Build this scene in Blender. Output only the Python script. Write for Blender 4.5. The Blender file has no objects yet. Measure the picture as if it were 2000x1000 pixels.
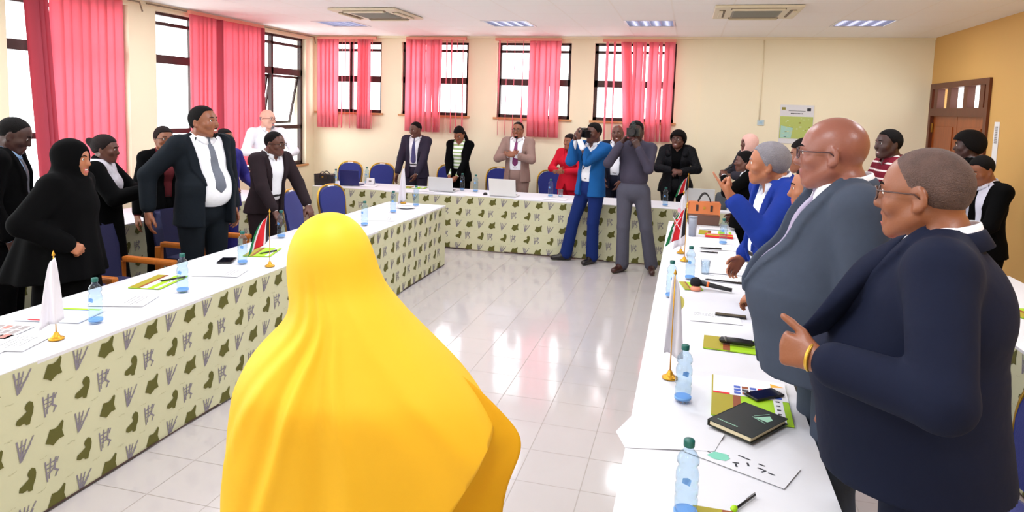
import bpy, math, random
import numpy as np
from mathutils import Vector, Matrix
PI=math.pi
SC=bpy.context.scene; COL=SC.collection
# ------------------------------------------------------------------ camera, world, exposure
CAMZ=1.88
cam=bpy.data.cameras.new('camera'); co=bpy.data.objects.new('camera',cam); COL.objects.link(co)
cam.sensor_width=36; cam.lens=23.994; cam.shift_y=-0.081; cam.clip_start=.05; cam.clip_end=200
RR=((0.96751751,0.25100011,0.03014645),(0.05314391,-0.0853545,-0.99493233),(-0.24715499,0.96421655,-0.0959211))
M4=Matrix.Identity(4)
for i in range(3):
    M4[i][0]=RR[0][i]; M4[i][1]=-RR[1][i]; M4[i][2]=-RR[2][i]
M4.translation=Vector((0,0,CAMZ)); co.matrix_world=M4
SC.camera=co
W=bpy.data.worlds.new('world'); SC.world=W; W.use_nodes=True
bg=W.node_tree.nodes['Background']; bg.inputs[0].default_value=(.95,.975,1,1); bg.inputs[1].default_value=4.0
SC.view_settings.view_transform='Standard'; SC.view_settings.look='None'
SC.view_settings.exposure=0.40; SC.view_settings.gamma=1; SC.view_settings.use_curve_mapping=False
LAMP=13.5      # watts of every ceiling fitting
SC.cycles.max_bounces=7; SC.cycles.diffuse_bounces=4; SC.cycles.glossy_bounces=3
SC.cycles.transmission_bounces=6; SC.cycles.transparent_max_bounces=12; SC.cycles.sample_clamp_indirect=6
SC.cycles.caustics_reflective=False; SC.cycles.caustics_refractive=False
# ------------------------------------------------------------------ room numbers
XL,XR,YB,YF,ZC=-6.1,3.1,10.3,-2.6,2.96
TZ=.72
# ------------------------------------------------------------------ materials
def mat(name,col,rough=.6,metal=0,spec=.5,bump=0,bscale=40,var=0,vscale=6,sheen=0,trans=0,ior=1.45,emit=None,es=0,translucent=0,stretch=None,alpha=1):
    m=bpy.data.materials.new(name); m.use_nodes=True; nt=m.node_tree; b=nt.nodes['Principled BSDF']
    c=(*col,1); b.inputs['Base Color'].default_value=c; b.inputs['Roughness'].default_value=rough
    b.inputs['Metallic'].default_value=metal; b.inputs['Specular IOR Level'].default_value=spec
    if sheen: b.inputs['Sheen Weight'].default_value=sheen
    if trans: b.inputs['Transmission Weight'].default_value=trans; b.inputs['IOR'].default_value=ior
    if alpha<1: b.inputs['Alpha'].default_value=alpha
    if emit: b.inputs['Emission Color'].default_value=(*emit,1); b.inputs['Emission Strength'].default_value=es
    L=nt.links; tc=nt.nodes.new('ShaderNodeTexCoord'); vec=tc.outputs['Object']
    if stretch:
        mp=nt.nodes.new('ShaderNodeMapping'); mp.inputs['Scale'].default_value=stretch; L.new(vec,mp.inputs[0]); vec=mp.outputs[0]
    if var:
        n=nt.nodes.new('ShaderNodeTexNoise'); n.inputs['Scale'].default_value=vscale; n.inputs['Detail'].default_value=4; L.new(vec,n.inputs['Vector'])
        r=nt.nodes.new('ShaderNodeMixRGB'); r.inputs[1].default_value=tuple(max(0,x*(1-var)) for x in col)+(1,); r.inputs[2].default_value=tuple(min(1,x*(1+var)) for x in col)+(1,)
        L.new(n.outputs[0],r.inputs[0]); L.new(r.outputs[0],b.inputs['Base Color'])
    if bump:
        n=nt.nodes.new('ShaderNodeTexNoise'); n.inputs['Scale'].default_value=bscale; n.inputs['Detail'].default_value=3; L.new(vec,n.inputs['Vector'])
        bp=nt.nodes.new('ShaderNodeBump'); bp.inputs['Strength'].default_value=min(1,bump); bp.inputs['Distance'].default_value=.012; L.new(n.outputs[0],bp.inputs['Height']); L.new(bp.outputs[0],b.inputs['Normal'])
    if translucent:
        t=nt.nodes.new('ShaderNodeBsdfTranslucent'); t.inputs[0].default_value=c; mx=nt.nodes.new('ShaderNodeMixShader'); mx.inputs[0].default_value=translucent
        out=nt.nodes['Material Output']; L.new(b.outputs[0],mx.inputs[1]); L.new(t.outputs[0],mx.inputs[2]); L.new(mx.outputs[0],out.inputs[0])
    return m
def s2l(r,g,b): return tuple(((x/255)/12.92 if x/255<.04045 else ((x/255+.055)/1.055)**2.4) for x in (r,g,b))
MT={}
def mm(name,*a,**k):
    if name not in MT: MT[name]=mat(name,*a,**k)
    return MT[name]
wall_m=mm('cream_paint',s2l(249,238,208),.75,bump=.05,bscale=90,var=.03,vscale=2)
wallr_m=mm('orange_lit_paint',s2l(214,168,96),.7,bump=.05,bscale=90,var=.03,vscale=2)  # right wall: orange cast of the lighting put into the base colour
trim_m=mm('dark_brown_frame',s2l(60,34,32),.45)
white_m=mm('white_plastic',s2l(236,236,238),.4)
cloth_w=mm('white_cloth',s2l(216,216,222),.85,bump=.25,bscale=7,var=.015,vscale=3)
skirt_m=mm('sage_cloth',s2l(198,197,164),.85,bump=.15,bscale=9,var=.05,vscale=3)
olive_m=mm('olive_print',s2l(88,86,30),.85)
greyp_m=mm('grey_print',s2l(126,120,130),.85)
gold_m=mm('gold_metal',s2l(214,170,70),.3,metal=.8)
brass_m=mm('brass',s2l(215,160,50),.3,metal=.7)
chair_blue=mm('blue_fabric',s2l(28,42,128),.85,bump=.2,bscale=200,sheen=.3)
chair_navy=mm('navy_fabric',s2l(34,36,78),.85,bump=.2,bscale=200)
orange_wood=mm('orange_wood',s2l(190,106,34),.35,var=.25,vscale=5,stretch=(2,30,2))
wood_m=mm('door_wood',s2l(146,70,20),.35,var=.35,vscale=4,stretch=(6,6,1))
wood_d=mm('door_wood_dark',s2l(92,38,12),.4,var=.3,vscale=4,stretch=(6,6,1))
black_m=mm('black_plastic',s2l(16,16,20),.35)
paper_m=mm('paper',s2l(226,226,230),.8)
ink_m=mm('dark_ink',s2l(48,48,56),.8)
green_m=mm('lime_print',s2l(160,206,20),.6)
oliveb_m=mm('ochre_print',s2l(164,150,30),.6)
red_m=mm('red_print',s2l(214,26,36),.6)
brownp_m=mm('brown_print',s2l(140,70,30),.6)
blue_m=mm('blue_print',s2l(60,90,180),.6)
teal_m=mm('teal_print',s2l(120,196,172),.7)
glass_pane=None
def glass_mat(name,col,mixf,rough=.02):
    m=bpy.data.materials.new(name); m.use_nodes=True; nt=m.node_tree
    for n in list(nt.nodes):
        if n.type!='OUTPUT_MATERIAL': nt.nodes.remove(n)
    t=nt.nodes.new('ShaderNodeBsdfTransparent'); t.inputs[0].default_value=(*col,1)
    g=nt.nodes.new('ShaderNodeBsdfGlossy'); g.inputs['Roughness'].default_value=rough
    lw_=nt.nodes.new('ShaderNodeLayerWeight'); lw_.inputs[0].default_value=.5; fr=nt.nodes.new('ShaderNodeMath'); fr.operation='POWER'; fr.inputs[1].default_value=4.0; nt.links.new(lw_.outputs['Facing'],fr.inputs[0])
    mth=nt.nodes.new('ShaderNodeMath'); mth.operation='MULTIPLY_ADD'; mth.inputs[1].default_value=1; mth.inputs[2].default_value=mixf
    mx=nt.nodes.new('ShaderNodeMixShader'); nt.links.new(fr.outputs[0],mth.inputs[0]); nt.links.new(mth.outputs[0],mx.inputs[0])
    nt.links.new(t.outputs[0],mx.inputs[1]); nt.links.new(g.outputs[0],mx.inputs[2]); nt.links.new(mx.outputs[0],nt.nodes['Material Output'].inputs[0])
    MT[name]=m; return m
pane_m=glass_mat('window_glass',(.97,.98,.97),.0)
pet_m=glass_mat('clear_plastic',(.86,.93,.98),.06,.08)
lens_m=glass_mat('spectacle_lens',(.95,.95,.95),.02)
# ------------------------------------------------------------------ object helpers
def tag(o,label=None,cat=None,group=None,kind=None):
    if label: o['label']=label
    if cat: o['category']=cat
    if group: o['group']=group
    if kind: o['kind']=kind
    return o
def thing(name,label,cat,loc=(0,0,0),rz=0,group=None):
    o=bpy.data.objects.new(name,None); COL.objects.link(o); o.location=loc; o.rotation_euler=(0,0,rz); o.empty_display_size=.05
    return tag(o,label,cat,group)
class MB:
    def __init__(s): s.v=[]; s.f=[]; s.m=[]; s.sm=[]
    def add(s,vs,fs,mi=0,smooth=False):
        b=len(s.v); s.v+= [tuple(map(float,v)) for v in vs]
        for f in fs: s.f.append([b+i for i in f]); s.m.append(mi); s.sm.append(smooth)
        return s
    def box(s,lo,hi,mi=0,rot=None,bev=0):
        x0,y0,z0=lo; x1,y1,z1=hi
        if bev and min(x1-x0,y1-y0,z1-z0)>2*bev:
            vs=[];c=((x0+x1)/2,(y0+y1)/2,(z0+z1)/2)
            bm=__import__('bmesh').new(); __import__('bmesh').ops.create_cube(bm,size=1)
            for v in bm.verts: v.co=Vector((c[0]+v.co.x*(x1-x0),c[1]+v.co.y*(y1-y0),c[2]+v.co.z*(z1-z0)))
            __import__('bmesh').ops.bevel(bm,geom=bm.edges[:]+bm.verts[:],offset=bev,segments=2,affect='EDGES',profile=.6)
            bm.verts.index_update(); vs=[v.co.copy() for v in bm.verts]; fs=[[v.index for v in f.verts] for f in bm.faces]; bm.free()
            if rot is not None: vs=[rot@v for v in vs]
            return s.add(vs,fs,mi)
        vs=[Vector(p) for p in ((x0,y0,z0),(x1,y0,z0),(x1,y1,z0),(x0,y1,z0),(x0,y0,z1),(x1,y0,z1),(x1,y1,z1),(x0,y1,z1))]
        if rot is not None: vs=[rot@v for v in vs]
        return s.add(vs,[(0,3,2,1),(4,5,6,7),(0,1,5,4),(1,2,6,5),(2,3,7,6),(3,0,4,7)],mi)
    def tube(s,pts,r,n=10,mi=0,caps=True,closed=False):
        pts=[Vector(p) for p in pts]; rs=r if isinstance(r,(list,tuple)) else [r]*len(pts)
        N=len(pts); rings=[]; up=Vector((0,0,1)); prev=None
        for i,p in enumerate(pts):
            a=pts[(i-1)%N] if (closed or i>0) else p; b=pts[(i+1)%N] if (closed or i<N-1) else p
            t=(b-a); t=t.normalized() if t.length>1e-9 else Vector((0,0,1))
            if prev is None: u=t.cross(up if abs(t.z)<.95 else Vector((1,0,0))).normalized()
            else: u=(prev-t*prev.dot(t)); u=u.normalized() if u.length>1e-6 else t.orthogonal().normalized()
            prev=u; w=t.cross(u); rings.append([p+(u*math.cos(2*PI*k/n)+w*math.sin(2*PI*k/n))*rs[i] for k in range(n)])
        vs=[v for rg in rings for v in rg]; fs=[]
        for i in range(N if closed else N-1):
            j=(i+1)%N
            for k in range(n): fs.append((i*n+k,i*n+(k+1)%n,j*n+(k+1)%n,j*n+k))
        s.add(vs,fs,mi,True)
        if caps and not closed:
            b=len(s.v)-len(vs); s.f.append([b+k for k in range(n)][::-1]); s.m.append(mi); s.sm.append(False)
            s.f.append([b+(N-1)*n+k for k in range(n)]); s.m.append(mi); s.sm.append(False)
        return s
    def lathe(s,prof,n=20,mi=0,c=(0,0,0),mis=None):
        vs=[];fs=[]
        for (r,z) in prof:
            for k in range(n): vs.append((c[0]+r*math.cos(2*PI*k/n),c[1]+r*math.sin(2*PI*k/n),c[2]+z))
        base=len(s.v); s.v+=vs
        for i in range(len(prof)-1):
            for k in range(n):
                s.f.append([base+i*n+k,base+i*n+(k+1)%n,base+(i+1)*n+(k+1)%n,base+(i+1)*n+k]); s.m.append(mis[i] if mis else mi); s.sm.append(True)
        if prof[0][0]>1e-4: s.f.append([base+k for k in range(n)][::-1]); s.m.append(mi); s.sm.append(False)
        if prof[-1][0]>1e-4: s.f.append([base+(len(prof)-1)*n+k for k in range(n)]); s.m.append(mi); s.sm.append(False)
        return s
    def poly(s,pts,fn,mi=0):   # flat polygon, triangulated for concave outlines
        from mathutils.geometry import tessellate_polygon
        p3=[Vector((a,b,0)) for a,b in pts]; tris=tessellate_polygon([p3])
        return s.add([fn(a,b) for a,b in pts],[tuple(t) for t in tris],mi)
    def prism(s,pts,z0,z1,fn,mi=0):  # outline extruded between two offsets
        from mathutils.geometry import tessellate_polygon
        n=len(pts); tris=tessellate_polygon([[Vector((a,b,0)) for a,b in pts]])
        vs=[fn(a,b,z0) for a,b in pts]+[fn(a,b,z1) for a,b in pts]
        fs=[tuple(t) for t in tris]+[tuple(n+i for i in t[::-1]) for t in tris]+[(i,(i+1)%n,n+(i+1)%n,n+i) for i in range(n)]
        return s.add(vs,fs,mi)
    def build(s,name,mats,parent=None,loc=None):
        me=bpy.data.meshes.new(name); me.from_pydata(s.v,[],s.f)
        for m in (mats if isinstance(mats,(list,tuple)) else [mats]): me.materials.append(m)
        me.polygons.foreach_set('material_index',s.m); me.polygons.foreach_set('use_smooth',s.sm); me.update()
        o=bpy.data.objects.new(name,me); COL.objects.link(o)
        if parent: o.parent=parent
        if loc: o.location=loc
        return o
def struct(o): o['kind']='structure'; return o
def copy_tree(o,parent=None):
    c=o.copy(); COL.objects.link(c)
    if parent: c.parent=parent
    for ch in o.children: copy_tree(ch,c)
    return c
def bend(poly,k=.006): return poly
# ------------------------------------------------------------------ room shell
def wall_with_holes(name,axis,pos,thick,a0,a1,z0,z1,holes,m):
    """wall in plane axis=pos (thickness goes outwards); holes = [(a0,a1,z0,z1)]"""
    mb=MB(); As=sorted({a0,a1,*[h[0] for h in holes],*[h[1] for h in holes]}); Zs=sorted({z0,z1,*[h[2] for h in holes],*[h[3] for h in holes]})
    for i in range(len(As)-1):
        for j in range(len(Zs)-1):
            ca=(As[i]+As[i+1])/2; cz=(Zs[j]+Zs[j+1])/2
            if any(h[0]<ca<h[1] and h[2]<cz<h[3] for h in holes): continue
            p0,p1=sorted((pos,pos+thick))
            if axis=='x': mb.box((p0,As[i],Zs[j]),(p1,As[i+1],Zs[j+1]))
            else: mb.box((As[i],p0,Zs[j]),(As[i+1],p1,Zs[j+1]))
    return struct(mb.build(name,m))
# floor: glossy tiles as one mesh with a procedural grout grid
fm=mat('floor_tiles',s2l(184,177,178),.12,spec=.6,var=.03,vscale=3); nt=fm.node_tree; b=nt.nodes['Principled BSDF']
tc=nt.nodes.new('ShaderNodeTexCoord'); sx=nt.nodes.new('ShaderNodeSeparateXYZ'); nt.links.new(tc.outputs['Object'],sx.inputs[0])
def mth(op,a,bv,nt=nt):
    n=nt.nodes.new('ShaderNodeMath'); n.operation=op
    for i,x in enumerate((a,bv)):
        if x is None: continue
        if isinstance(x,(int,float)): n.inputs[i].default_value=x
        else: nt.links.new(x,n.inputs[i])
    return n.outputs[0]
masks=[]
for out,off,pitch in ((sx.outputs[0],.427,.3285),(sx.outputs[1],-2.56,.3255)):
    t=mth('ADD',out,off+100*pitch); t=mth('DIVIDE',t,pitch); t=mth('FRACT',t,None); t=mth('SUBTRACT',t,.5); t=mth('ABSOLUTE',t,None); masks.append(mth('GREATER_THAN',t,.492))
gm=mth('MAXIMUM',masks[0],masks[1])
mix=nt.nodes.new('ShaderNodeMixRGB'); old=b.inputs['Base Color'].links[0].from_socket; nt.links.new(gm,mix.inputs[0]); nt.links.new(old,mix.inputs[1]); mix.inputs[2].default_value=(*s2l(150,142,138),1); nt.links.new(mix.outputs[0],b.inputs['Base Color'])
rr=mth('MULTIPLY_ADD',gm,.4); rr.node.inputs[2].default_value=.1; nt.links.new(rr,b.inputs['Roughness'])
bp=nt.nodes.new('ShaderNodeBump'); bp.inputs['Distance'].default_value=.002; bp.invert=True; bp.inputs['Strength'].default_value=.5; nt.links.new(gm,bp.inputs['Height']); nt.links.new(bp.outputs[0],b.inputs['Normal'])
struct(MB().box((XL-.25,YF-.25,-.1),(XR+.25,YB+.25,0)).build('floor',fm))
# ceiling with 0.6 m lay-in tiles
cm=mat('ceiling_tiles',s2l(253,251,248),.8,var=.01,vscale=2); nt2=cm.node_tree; b2=nt2.nodes['Principled BSDF']
tc=nt2.nodes.new('ShaderNodeTexCoord'); sx=nt2.nodes.new('ShaderNodeSeparateXYZ'); nt2.links.new(tc.outputs['Object'],sx.inputs[0])
masks=[]
for out,off in ((sx.outputs[0],-1.57),(sx.outputs[1],-8.4)):
    t=mth('ADD',out,off+60,nt2); t=mth('DIVIDE',t,.6,nt2); t=mth('FRACT',t,None,nt2); t=mth('SUBTRACT',t,.5,nt2); t=mth('ABSOLUTE',t,None,nt2); masks.append(mth('GREATER_THAN',t,.486,nt2))
g2=mth('MAXIMUM',masks[0],masks[1],nt2)
bp=nt2.nodes.new('ShaderNodeBump'); bp.inputs['Distance'].default_value=.006; nt2.links.new(g2,bp.inputs['Height']); nt2.links.new(bp.outputs[0],b2.inputs['Normal'])
mix=nt2.nodes.new('ShaderNodeMixRGB'); old=b2.inputs['Base Color'].links[0].from_socket; nt2.links.new(g2,mix.inputs[0]); nt2.links.new(old,mix.inputs[1]); mix.inputs[2].default_value=(*s2l(250,246,240),1); nt2.links.new(mix.outputs[0],b2.inputs['Base Color'])
LIGHTS=[(x,y) for x in (-5.03,-2.63,-.83,1.57) for y in (8.4,6.0,3.6,1.2,-1.2)]
ACS=[(-4.13,7.2),(.17,7.2)]
holes=[(x,x+.6,y,y+.6) for x,y in LIGHTS]+[(x+.06,x+.82,y+.06,y+.84) for x,y in ACS]
mb=MB(); Xs=sorted({XL-.25,XR+.25,*[h[0] for h in holes],*[h[1] for h in holes]}); Ys=sorted({YF-.25,YB+.25,*[h[2] for h in holes],*[h[3] for h in holes]})
for i in range(len(Xs)-1):
    for j in range(len(Ys)-1):
        cx,cy=(Xs[i]+Xs[i+1])/2,(Ys[j]+Ys[j+1])/2
        if any(h[0]<cx<h[1] and h[2]<cy<h[3] for h in holes): continue
        mb.box((Xs[i],Ys[j],ZC),(Xs[i+1],Ys[j+1],ZC+.08))
struct(mb.build('ceiling',cm))
struct(MB().box((XL-.25,YF-.25,ZC+.3),(XR+.25,YB+.25,ZC+.36)).build('ceiling_slab',wall_m))
WL=[(-2.0,1.3),(1.7,4.6),(4.98,6.40),(6.80,10.05)]  # first two are unseen windows, added to let in daylight
BW=[(-6.04,-4.88),(-4.53,-3.40),(-2.93,-1.77),(-1.42,-.23)]
wall_with_holes('wall_left','x',XL,-.22,YF-.25,YB+.22,0,ZC+.3,[(a,b_,.85,2.88) for a,b_ in WL],wall_m)
wall_with_holes('wall_back','y',YB,.22,XL-.22,XR+.22,0,ZC+.3,[(a,b_,1.72,2.87) for a,b_ in BW],wall_m)
struct(MB().box((.133,YB-.03,0),(XR,YB,ZC-.001)).build('wall_back_panel',wall_m))
wall_with_holes('wall_right','x',XR,.22,YF-.25,YB+.22,0,ZC+.3,[(8.36,10.2,0,2.35)],wallr_m)
wall_with_holes('wall_front','y',YF,-.22,XL-.22,XR+.22,0,ZC+.3,[],wall_m)
# skirting and ceiling cornice
struct(MB().box((XL,YF,0),(XL+.015,YB,.1)).build('baseboard_left',wood_d))
struct(MB().box((XL,YB-.015,0),(.133,YB,.1)).build('baseboard_back',wood_d))
struct(MB().box((XL,YF,ZC-.035),(XL+.03,YB,ZC)).build('trim_1',wall_m))
struct(MB().box((XL,YB-.06,ZC-.03),(XR,YB,ZC)).build('trim_2',wall_m))
struct(MB().tube([(.956,YB-.04,ZC-.04),(.956,YB-.04,1.8)],.008).build('trim_3',wall_m))
# windows: frame, panes; name window_n
wi=[0]
def window(axis,pos,a0,a1,z0,z1,mull,zt,zlow,opened,toprail=True,sill=True):
    wi[0]+=1; r=bpy.data.objects.new('window_%d'%wi[0],None); COL.objects.link(r); struct(r)
    out=-1 if axis=='x' else 1
    c0=(a0+a1)/2
    r.location=(pos+out*.1,c0,z0) if axis=='x' else (c0,pos+out*.1,z0)
    def P(a,d,z): return (d*out,a-c0,z-z0) if axis=='x' else (a-c0,d*out,z-z0)
    def bar(mb,aa,bb,za,zb,t=.03,mi=0):
        p=P(aa,-t,za); q=P(bb,t,zb); lo=tuple(min(i,j) for i,j in zip(p,q)); hi=tuple(max(i,j) for i,j in zip(p,q)); mb.box(lo,hi,mi)
    f=MB(); w=.05
    bar(f,a0,a0+w,z0,z1); bar(f,a1-w,a1,z0,z1); bar(f,a0,a1,z0,z0+w); bar(f,a0,a1,z1-.035,z1)
    if toprail: bar(f,a0,a1,z1-.15,z1-.11)
    bar(f,a0,a1,zt-.05,zt+.05)
    if zlow: bar(f,a0,a1,zlow-.03,zlow+.03)
    for mu in mull: bar(f,mu-.025,mu+.025,z0,z1)
    f.build('window_frame',trim_m,r)
    g=MB(); bar(g,a0+w,a1-w,zt+.05,z1-.05,.004); bar(g,a0+w,a1-w,z0+w,(zlow or z0+w*1.01),.004)
    xs=[a0]+list(mull)+[a1]
    for i in range(len(xs)-1):
        if i in opened:
            s=MB(); aa,bb=xs[i]+.03,xs[i+1]-.03; zt2,zb2=zt-.06,(zlow or z0)+.04; ln=zt2-zb2; ang=.2
            def Q(a,l,d): # l distance down the sash from the hinge
                return P(a,.03+l*math.sin(ang)+d*math.cos(ang),zt2-l*math.cos(ang)+d*math.sin(ang))
            def sb(m,a_,b_,l0,l1,t,):
                vs=[Q(x,l,d) for d in (-t,t) for (x,l) in ((a_,l0),(b_,l0),(b_,l1),(a_,l1))]
                m.add(vs,[(0,3,2,1),(4,5,6,7),(0,1,5,4),(1,2,6,5),(2,3,7,6),(3,0,4,7)])
            sb(s,aa,aa+.035,0,ln,.014); sb(s,bb-.035,bb,0,ln,.014); sb(s,aa,bb,0,.035,.014); sb(s,aa,bb,ln-.035,ln,.014)
            so=s.build('window_sash',trim_m,r); g2_=MB(); sb(g2_,aa+.03,bb-.03,.03,ln-.03,.003); g2_.build('window_pane',pane_m,so)
        elif zlow: bar(g,xs[i]+.02,xs[i+1]-.02,zlow,zt,.004)
    g.build('window_pane',pane_m,r)
    if sill:
        s=MB(); p=P(a0-.04,-.13,z0-.03); q=P(a1+.04,.0,z0); lo=tuple(min(i,j) for i,j in zip(p,q)); hi=tuple(max(i,j) for i,j in zip(p,q)); s.box(lo,hi); s.build('window_sill',mm('sill_paint',s2l(206,150,100),.6),r)
for i,(a,b_) in enumerate(WL):
    ml=[9.22,8.2,7.5] if i==3 else [a+(b_-a)*.5] if i==2 else [a+(b_-a)/3,a+(b_-a)*2/3]
    ml=sorted(ml); 
    window('x',XL,a,b_,.85,2.88,ml,2.33,1.46,{2,3} if i==3 else {1} if i==2 else set())
for i,(a,b_) in enumerate(BW):
    window('y',YB,a,b_,1.72,2.87,[(a+b_)/2],2.27,None,set())
# double door in the right wall with a glazed transom
dr=bpy.data.objects.new('door_1',None); COL.objects.link(dr); struct(dr); dr.location=(XR,9.28,0)
f=MB(); f.box((-.03,-.92,0),(.12,-.84,2.35)); f.box((-.03,.84,0),(.12,.92,2.35)); f.box((-.03,-.84,2.28),(.12,.84,2.35)); f.box((-.03,-.84,1.93),(.12,.84,2.03))
for y in (-.72,-.26,.26,.72): f.box((-.02,y-.06,2.03),(.06,y+.06,2.28))
f.build('door_frame',wood_d,dr)
MB().box((.04,-.84,2.03),(.046,.84,2.28)).build('transom_pane',pane_m,dr)
for s_,nm in ((-1,'door_leaf'),(1,'door_leaf')):
    y0,y1=sorted((s_*.005,s_*.84)); mb=MB(); mb.box((.01,y0,0.01),(.05,y1,1.93),0)
    for (za,zb) in ((.15,.8),(.95,1.35),(1.45,1.8)): mb.box((-.0,y0+.12,za),(.01,y1-.12,zb),0,bev=.004)
    dl=mb.build(nm,wood_m,dr)
    for z in (.3,1.0,1.72): MB().box((-.012,s_*.83-.02,z),(.0,s_*.83+.02,z+.12)).build('hinge',gold_m,dl)
    MB().tube([(-.0,s_*.08,1.0),(-.05,s_*.08,1.0),(-.05,s_*.18,1.0)],.009).build('door_handle',gold_m,dl)
# ------------------------------------------------------------------ blinds of hanging strips
pink=mm('pink_blind_fabric',s2l(250,158,172),.8,translucent=.6,bump=.1,bscale=120)
pinkd=mm('crimson_blind_fabric',s2l(205,86,106),.8,translucent=.4,bump=.1,bscale=120)
def blind(axis,pos,strips,z0,z1,a0,a1,label,group,m=pink,seed=0):
    rnd=random.Random(seed); t=thing('vertical_blind',label,'blind',((pos,(a0+a1)/2,z1) if axis=='x' else ((a0+a1)/2,pos,z1)),0,group)
    def P(a,d,z): return (d,a-(a0+a1)/2,z-z1) if axis=='x' else (a-(a0+a1)/2,-d,z-z1)
    h=MB(); p=P(a0,-.02,z1-.04); q=P(a1,.02,z1); h.box(tuple(map(min,p,q)),tuple(map(max,p,q))); h.build('head_rail',mm('rail_paint',s2l(236,150,130),.5),t)
    s=MB()
    for (a,w,ang,drift,dk) in strips:
        n=12; vs=[];fs=[]
        for i in range(n+1):
            fz=i/n; z=z1-.04-fz*(z1-.04-z0); tw=ang+.12*math.sin(fz*3+a*7)
            ww=w*(1-.05*fz); ac=a+drift*fz
            for k in (-1,-.33,.33,1):
                off=.006*(1-k*k)
                da=math.cos(tw)*k*ww/2-math.sin(tw)*off; dd=math.sin(tw)*k*ww/2+math.cos(tw)*off
                vs.append(P(ac+da,dd,z))
            
        for i in range(n):
            for k in range(3): fs.append((i*4+k,i*4+k+1,i*4+k+5,i*4+k+4))
        s.add(vs,fs,dk,True)
    so=s.build('blind_strips',[m,pinkd],t)
    md=so.modifiers.new('thick','SOLIDIFY'); md.thickness=.0012; md.offset=0
    return t
def strips_even(a0,a1,n,angs,w=.11,seed=0,drift=0):
    r=random.Random(seed); out=[]
    for i in range(n):
        out.append((a0+(i+.5)*(a1-a0)/n+r.uniform(-.01,.01),w,angs[i%len(angs)]+r.uniform(-.1,.1),drift+r.uniform(-.01,.01),0))
    return out
pinkb=mm('pale_pink_blind_fabric',s2l(253,176,188),.8,translucent=.75)
gb='pink vertical blinds on the back wall windows'
blind('y',YB-.09,strips_even(-5.98,-5.62,5,[.3,.2],.11,1)+strips_even(-5.58,-5.22,5,[1.1,.9,1.0],.10,2)+strips_even(-5.24,-5.04,4,[.2],.11,3)+strips_even(-5.03,-4.96,1,[1.2],.06,3),1.46,2.94,-5.99,-4.93,'pink strip blind nearest the left corner, on the back wall over a navy laptop',gb,m=pinkb)
blind('y',YB-.09,strips_even(-4.40,-4.08,4,[.15,.3],.12,4)+strips_even(-4.06,-3.80,4,[.3,.9],.12,5)+strips_even(-3.78,-3.42,4,[1.05,1.1],.11,6),1.45,2.94,-4.41,-3.41,'pink strip blind above the man with navy tie, dense on its left half',gb,m=pinkb)
blind('y',YB-.09,strips_even(-2.93,-2.43,4,[1.25],.11,7)+strips_even(-2.38,-2.16,3,[.3,.9],.12,8)+strips_even(-2.14,-1.92,3,[.7,.2],.10,9),1.44,2.93,-2.94,-1.91,'pink strip blind above the man in taupe suit, strips bunched right of centre',gb,m=pinkb)
blind('y',YB-.09,strips_even(-1.28,-1.05,2,[1.15],.10,10)+[(-.96,.13,.1,.08,0),(-.93,.12,.35,.1,0)]+strips_even(-.86,-.25,8,[.9,.4,1.0],.11,11),1.44,2.92,-1.29,-.24,'pink strip blind furthest right, behind the photographers',gb,m=pinkb)
gl='tall crimson blinds on the left wall windows'
st=[(5.14+.05*i,.12,1.0,.12,1) for i in range(3)]+strips_even(5.36,6.2,8,[.25,.2],.13,12)
blind('x',XL+.1,st,.72,2.94,5.08,6.2,'tall crimson and pink blind nearest the left picture edge, behind woman in black veil',gl,seed=3)
st=[(7.27,.04,1.2,0,0)]+strips_even(7.3,7.72,5,[.2],.12,13)+[(7.78,.12,.8,0,1),(7.84,.12,.5,0,0)]+strips_even(7.95,8.72,7,[.12],.13,14)+[(8.7,.1,1.1,0,1)]
blind('x',XL+.1,st,.95,2.94,7.23,8.74,'tall pink blind behind the tall man in grey tie',gl,seed=4)
# blind track rods on the left wall
for (a,b_) in ((3.0,6.5),(6.6,10.2)):
    tag(MB().tube([(XL+.06,a,2.93),(XL+.06,b_,2.93),(XL+.06,b_+.04,2.83)],.009).build('curtain_rod',mm('rod_metal',s2l(150,130,110),.4,metal=.6)),
        'thin metal rod along the top of the left wall '+('over the nearer window' if a<4 else 'reaching into the back corner'),'curtain rod')
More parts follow.
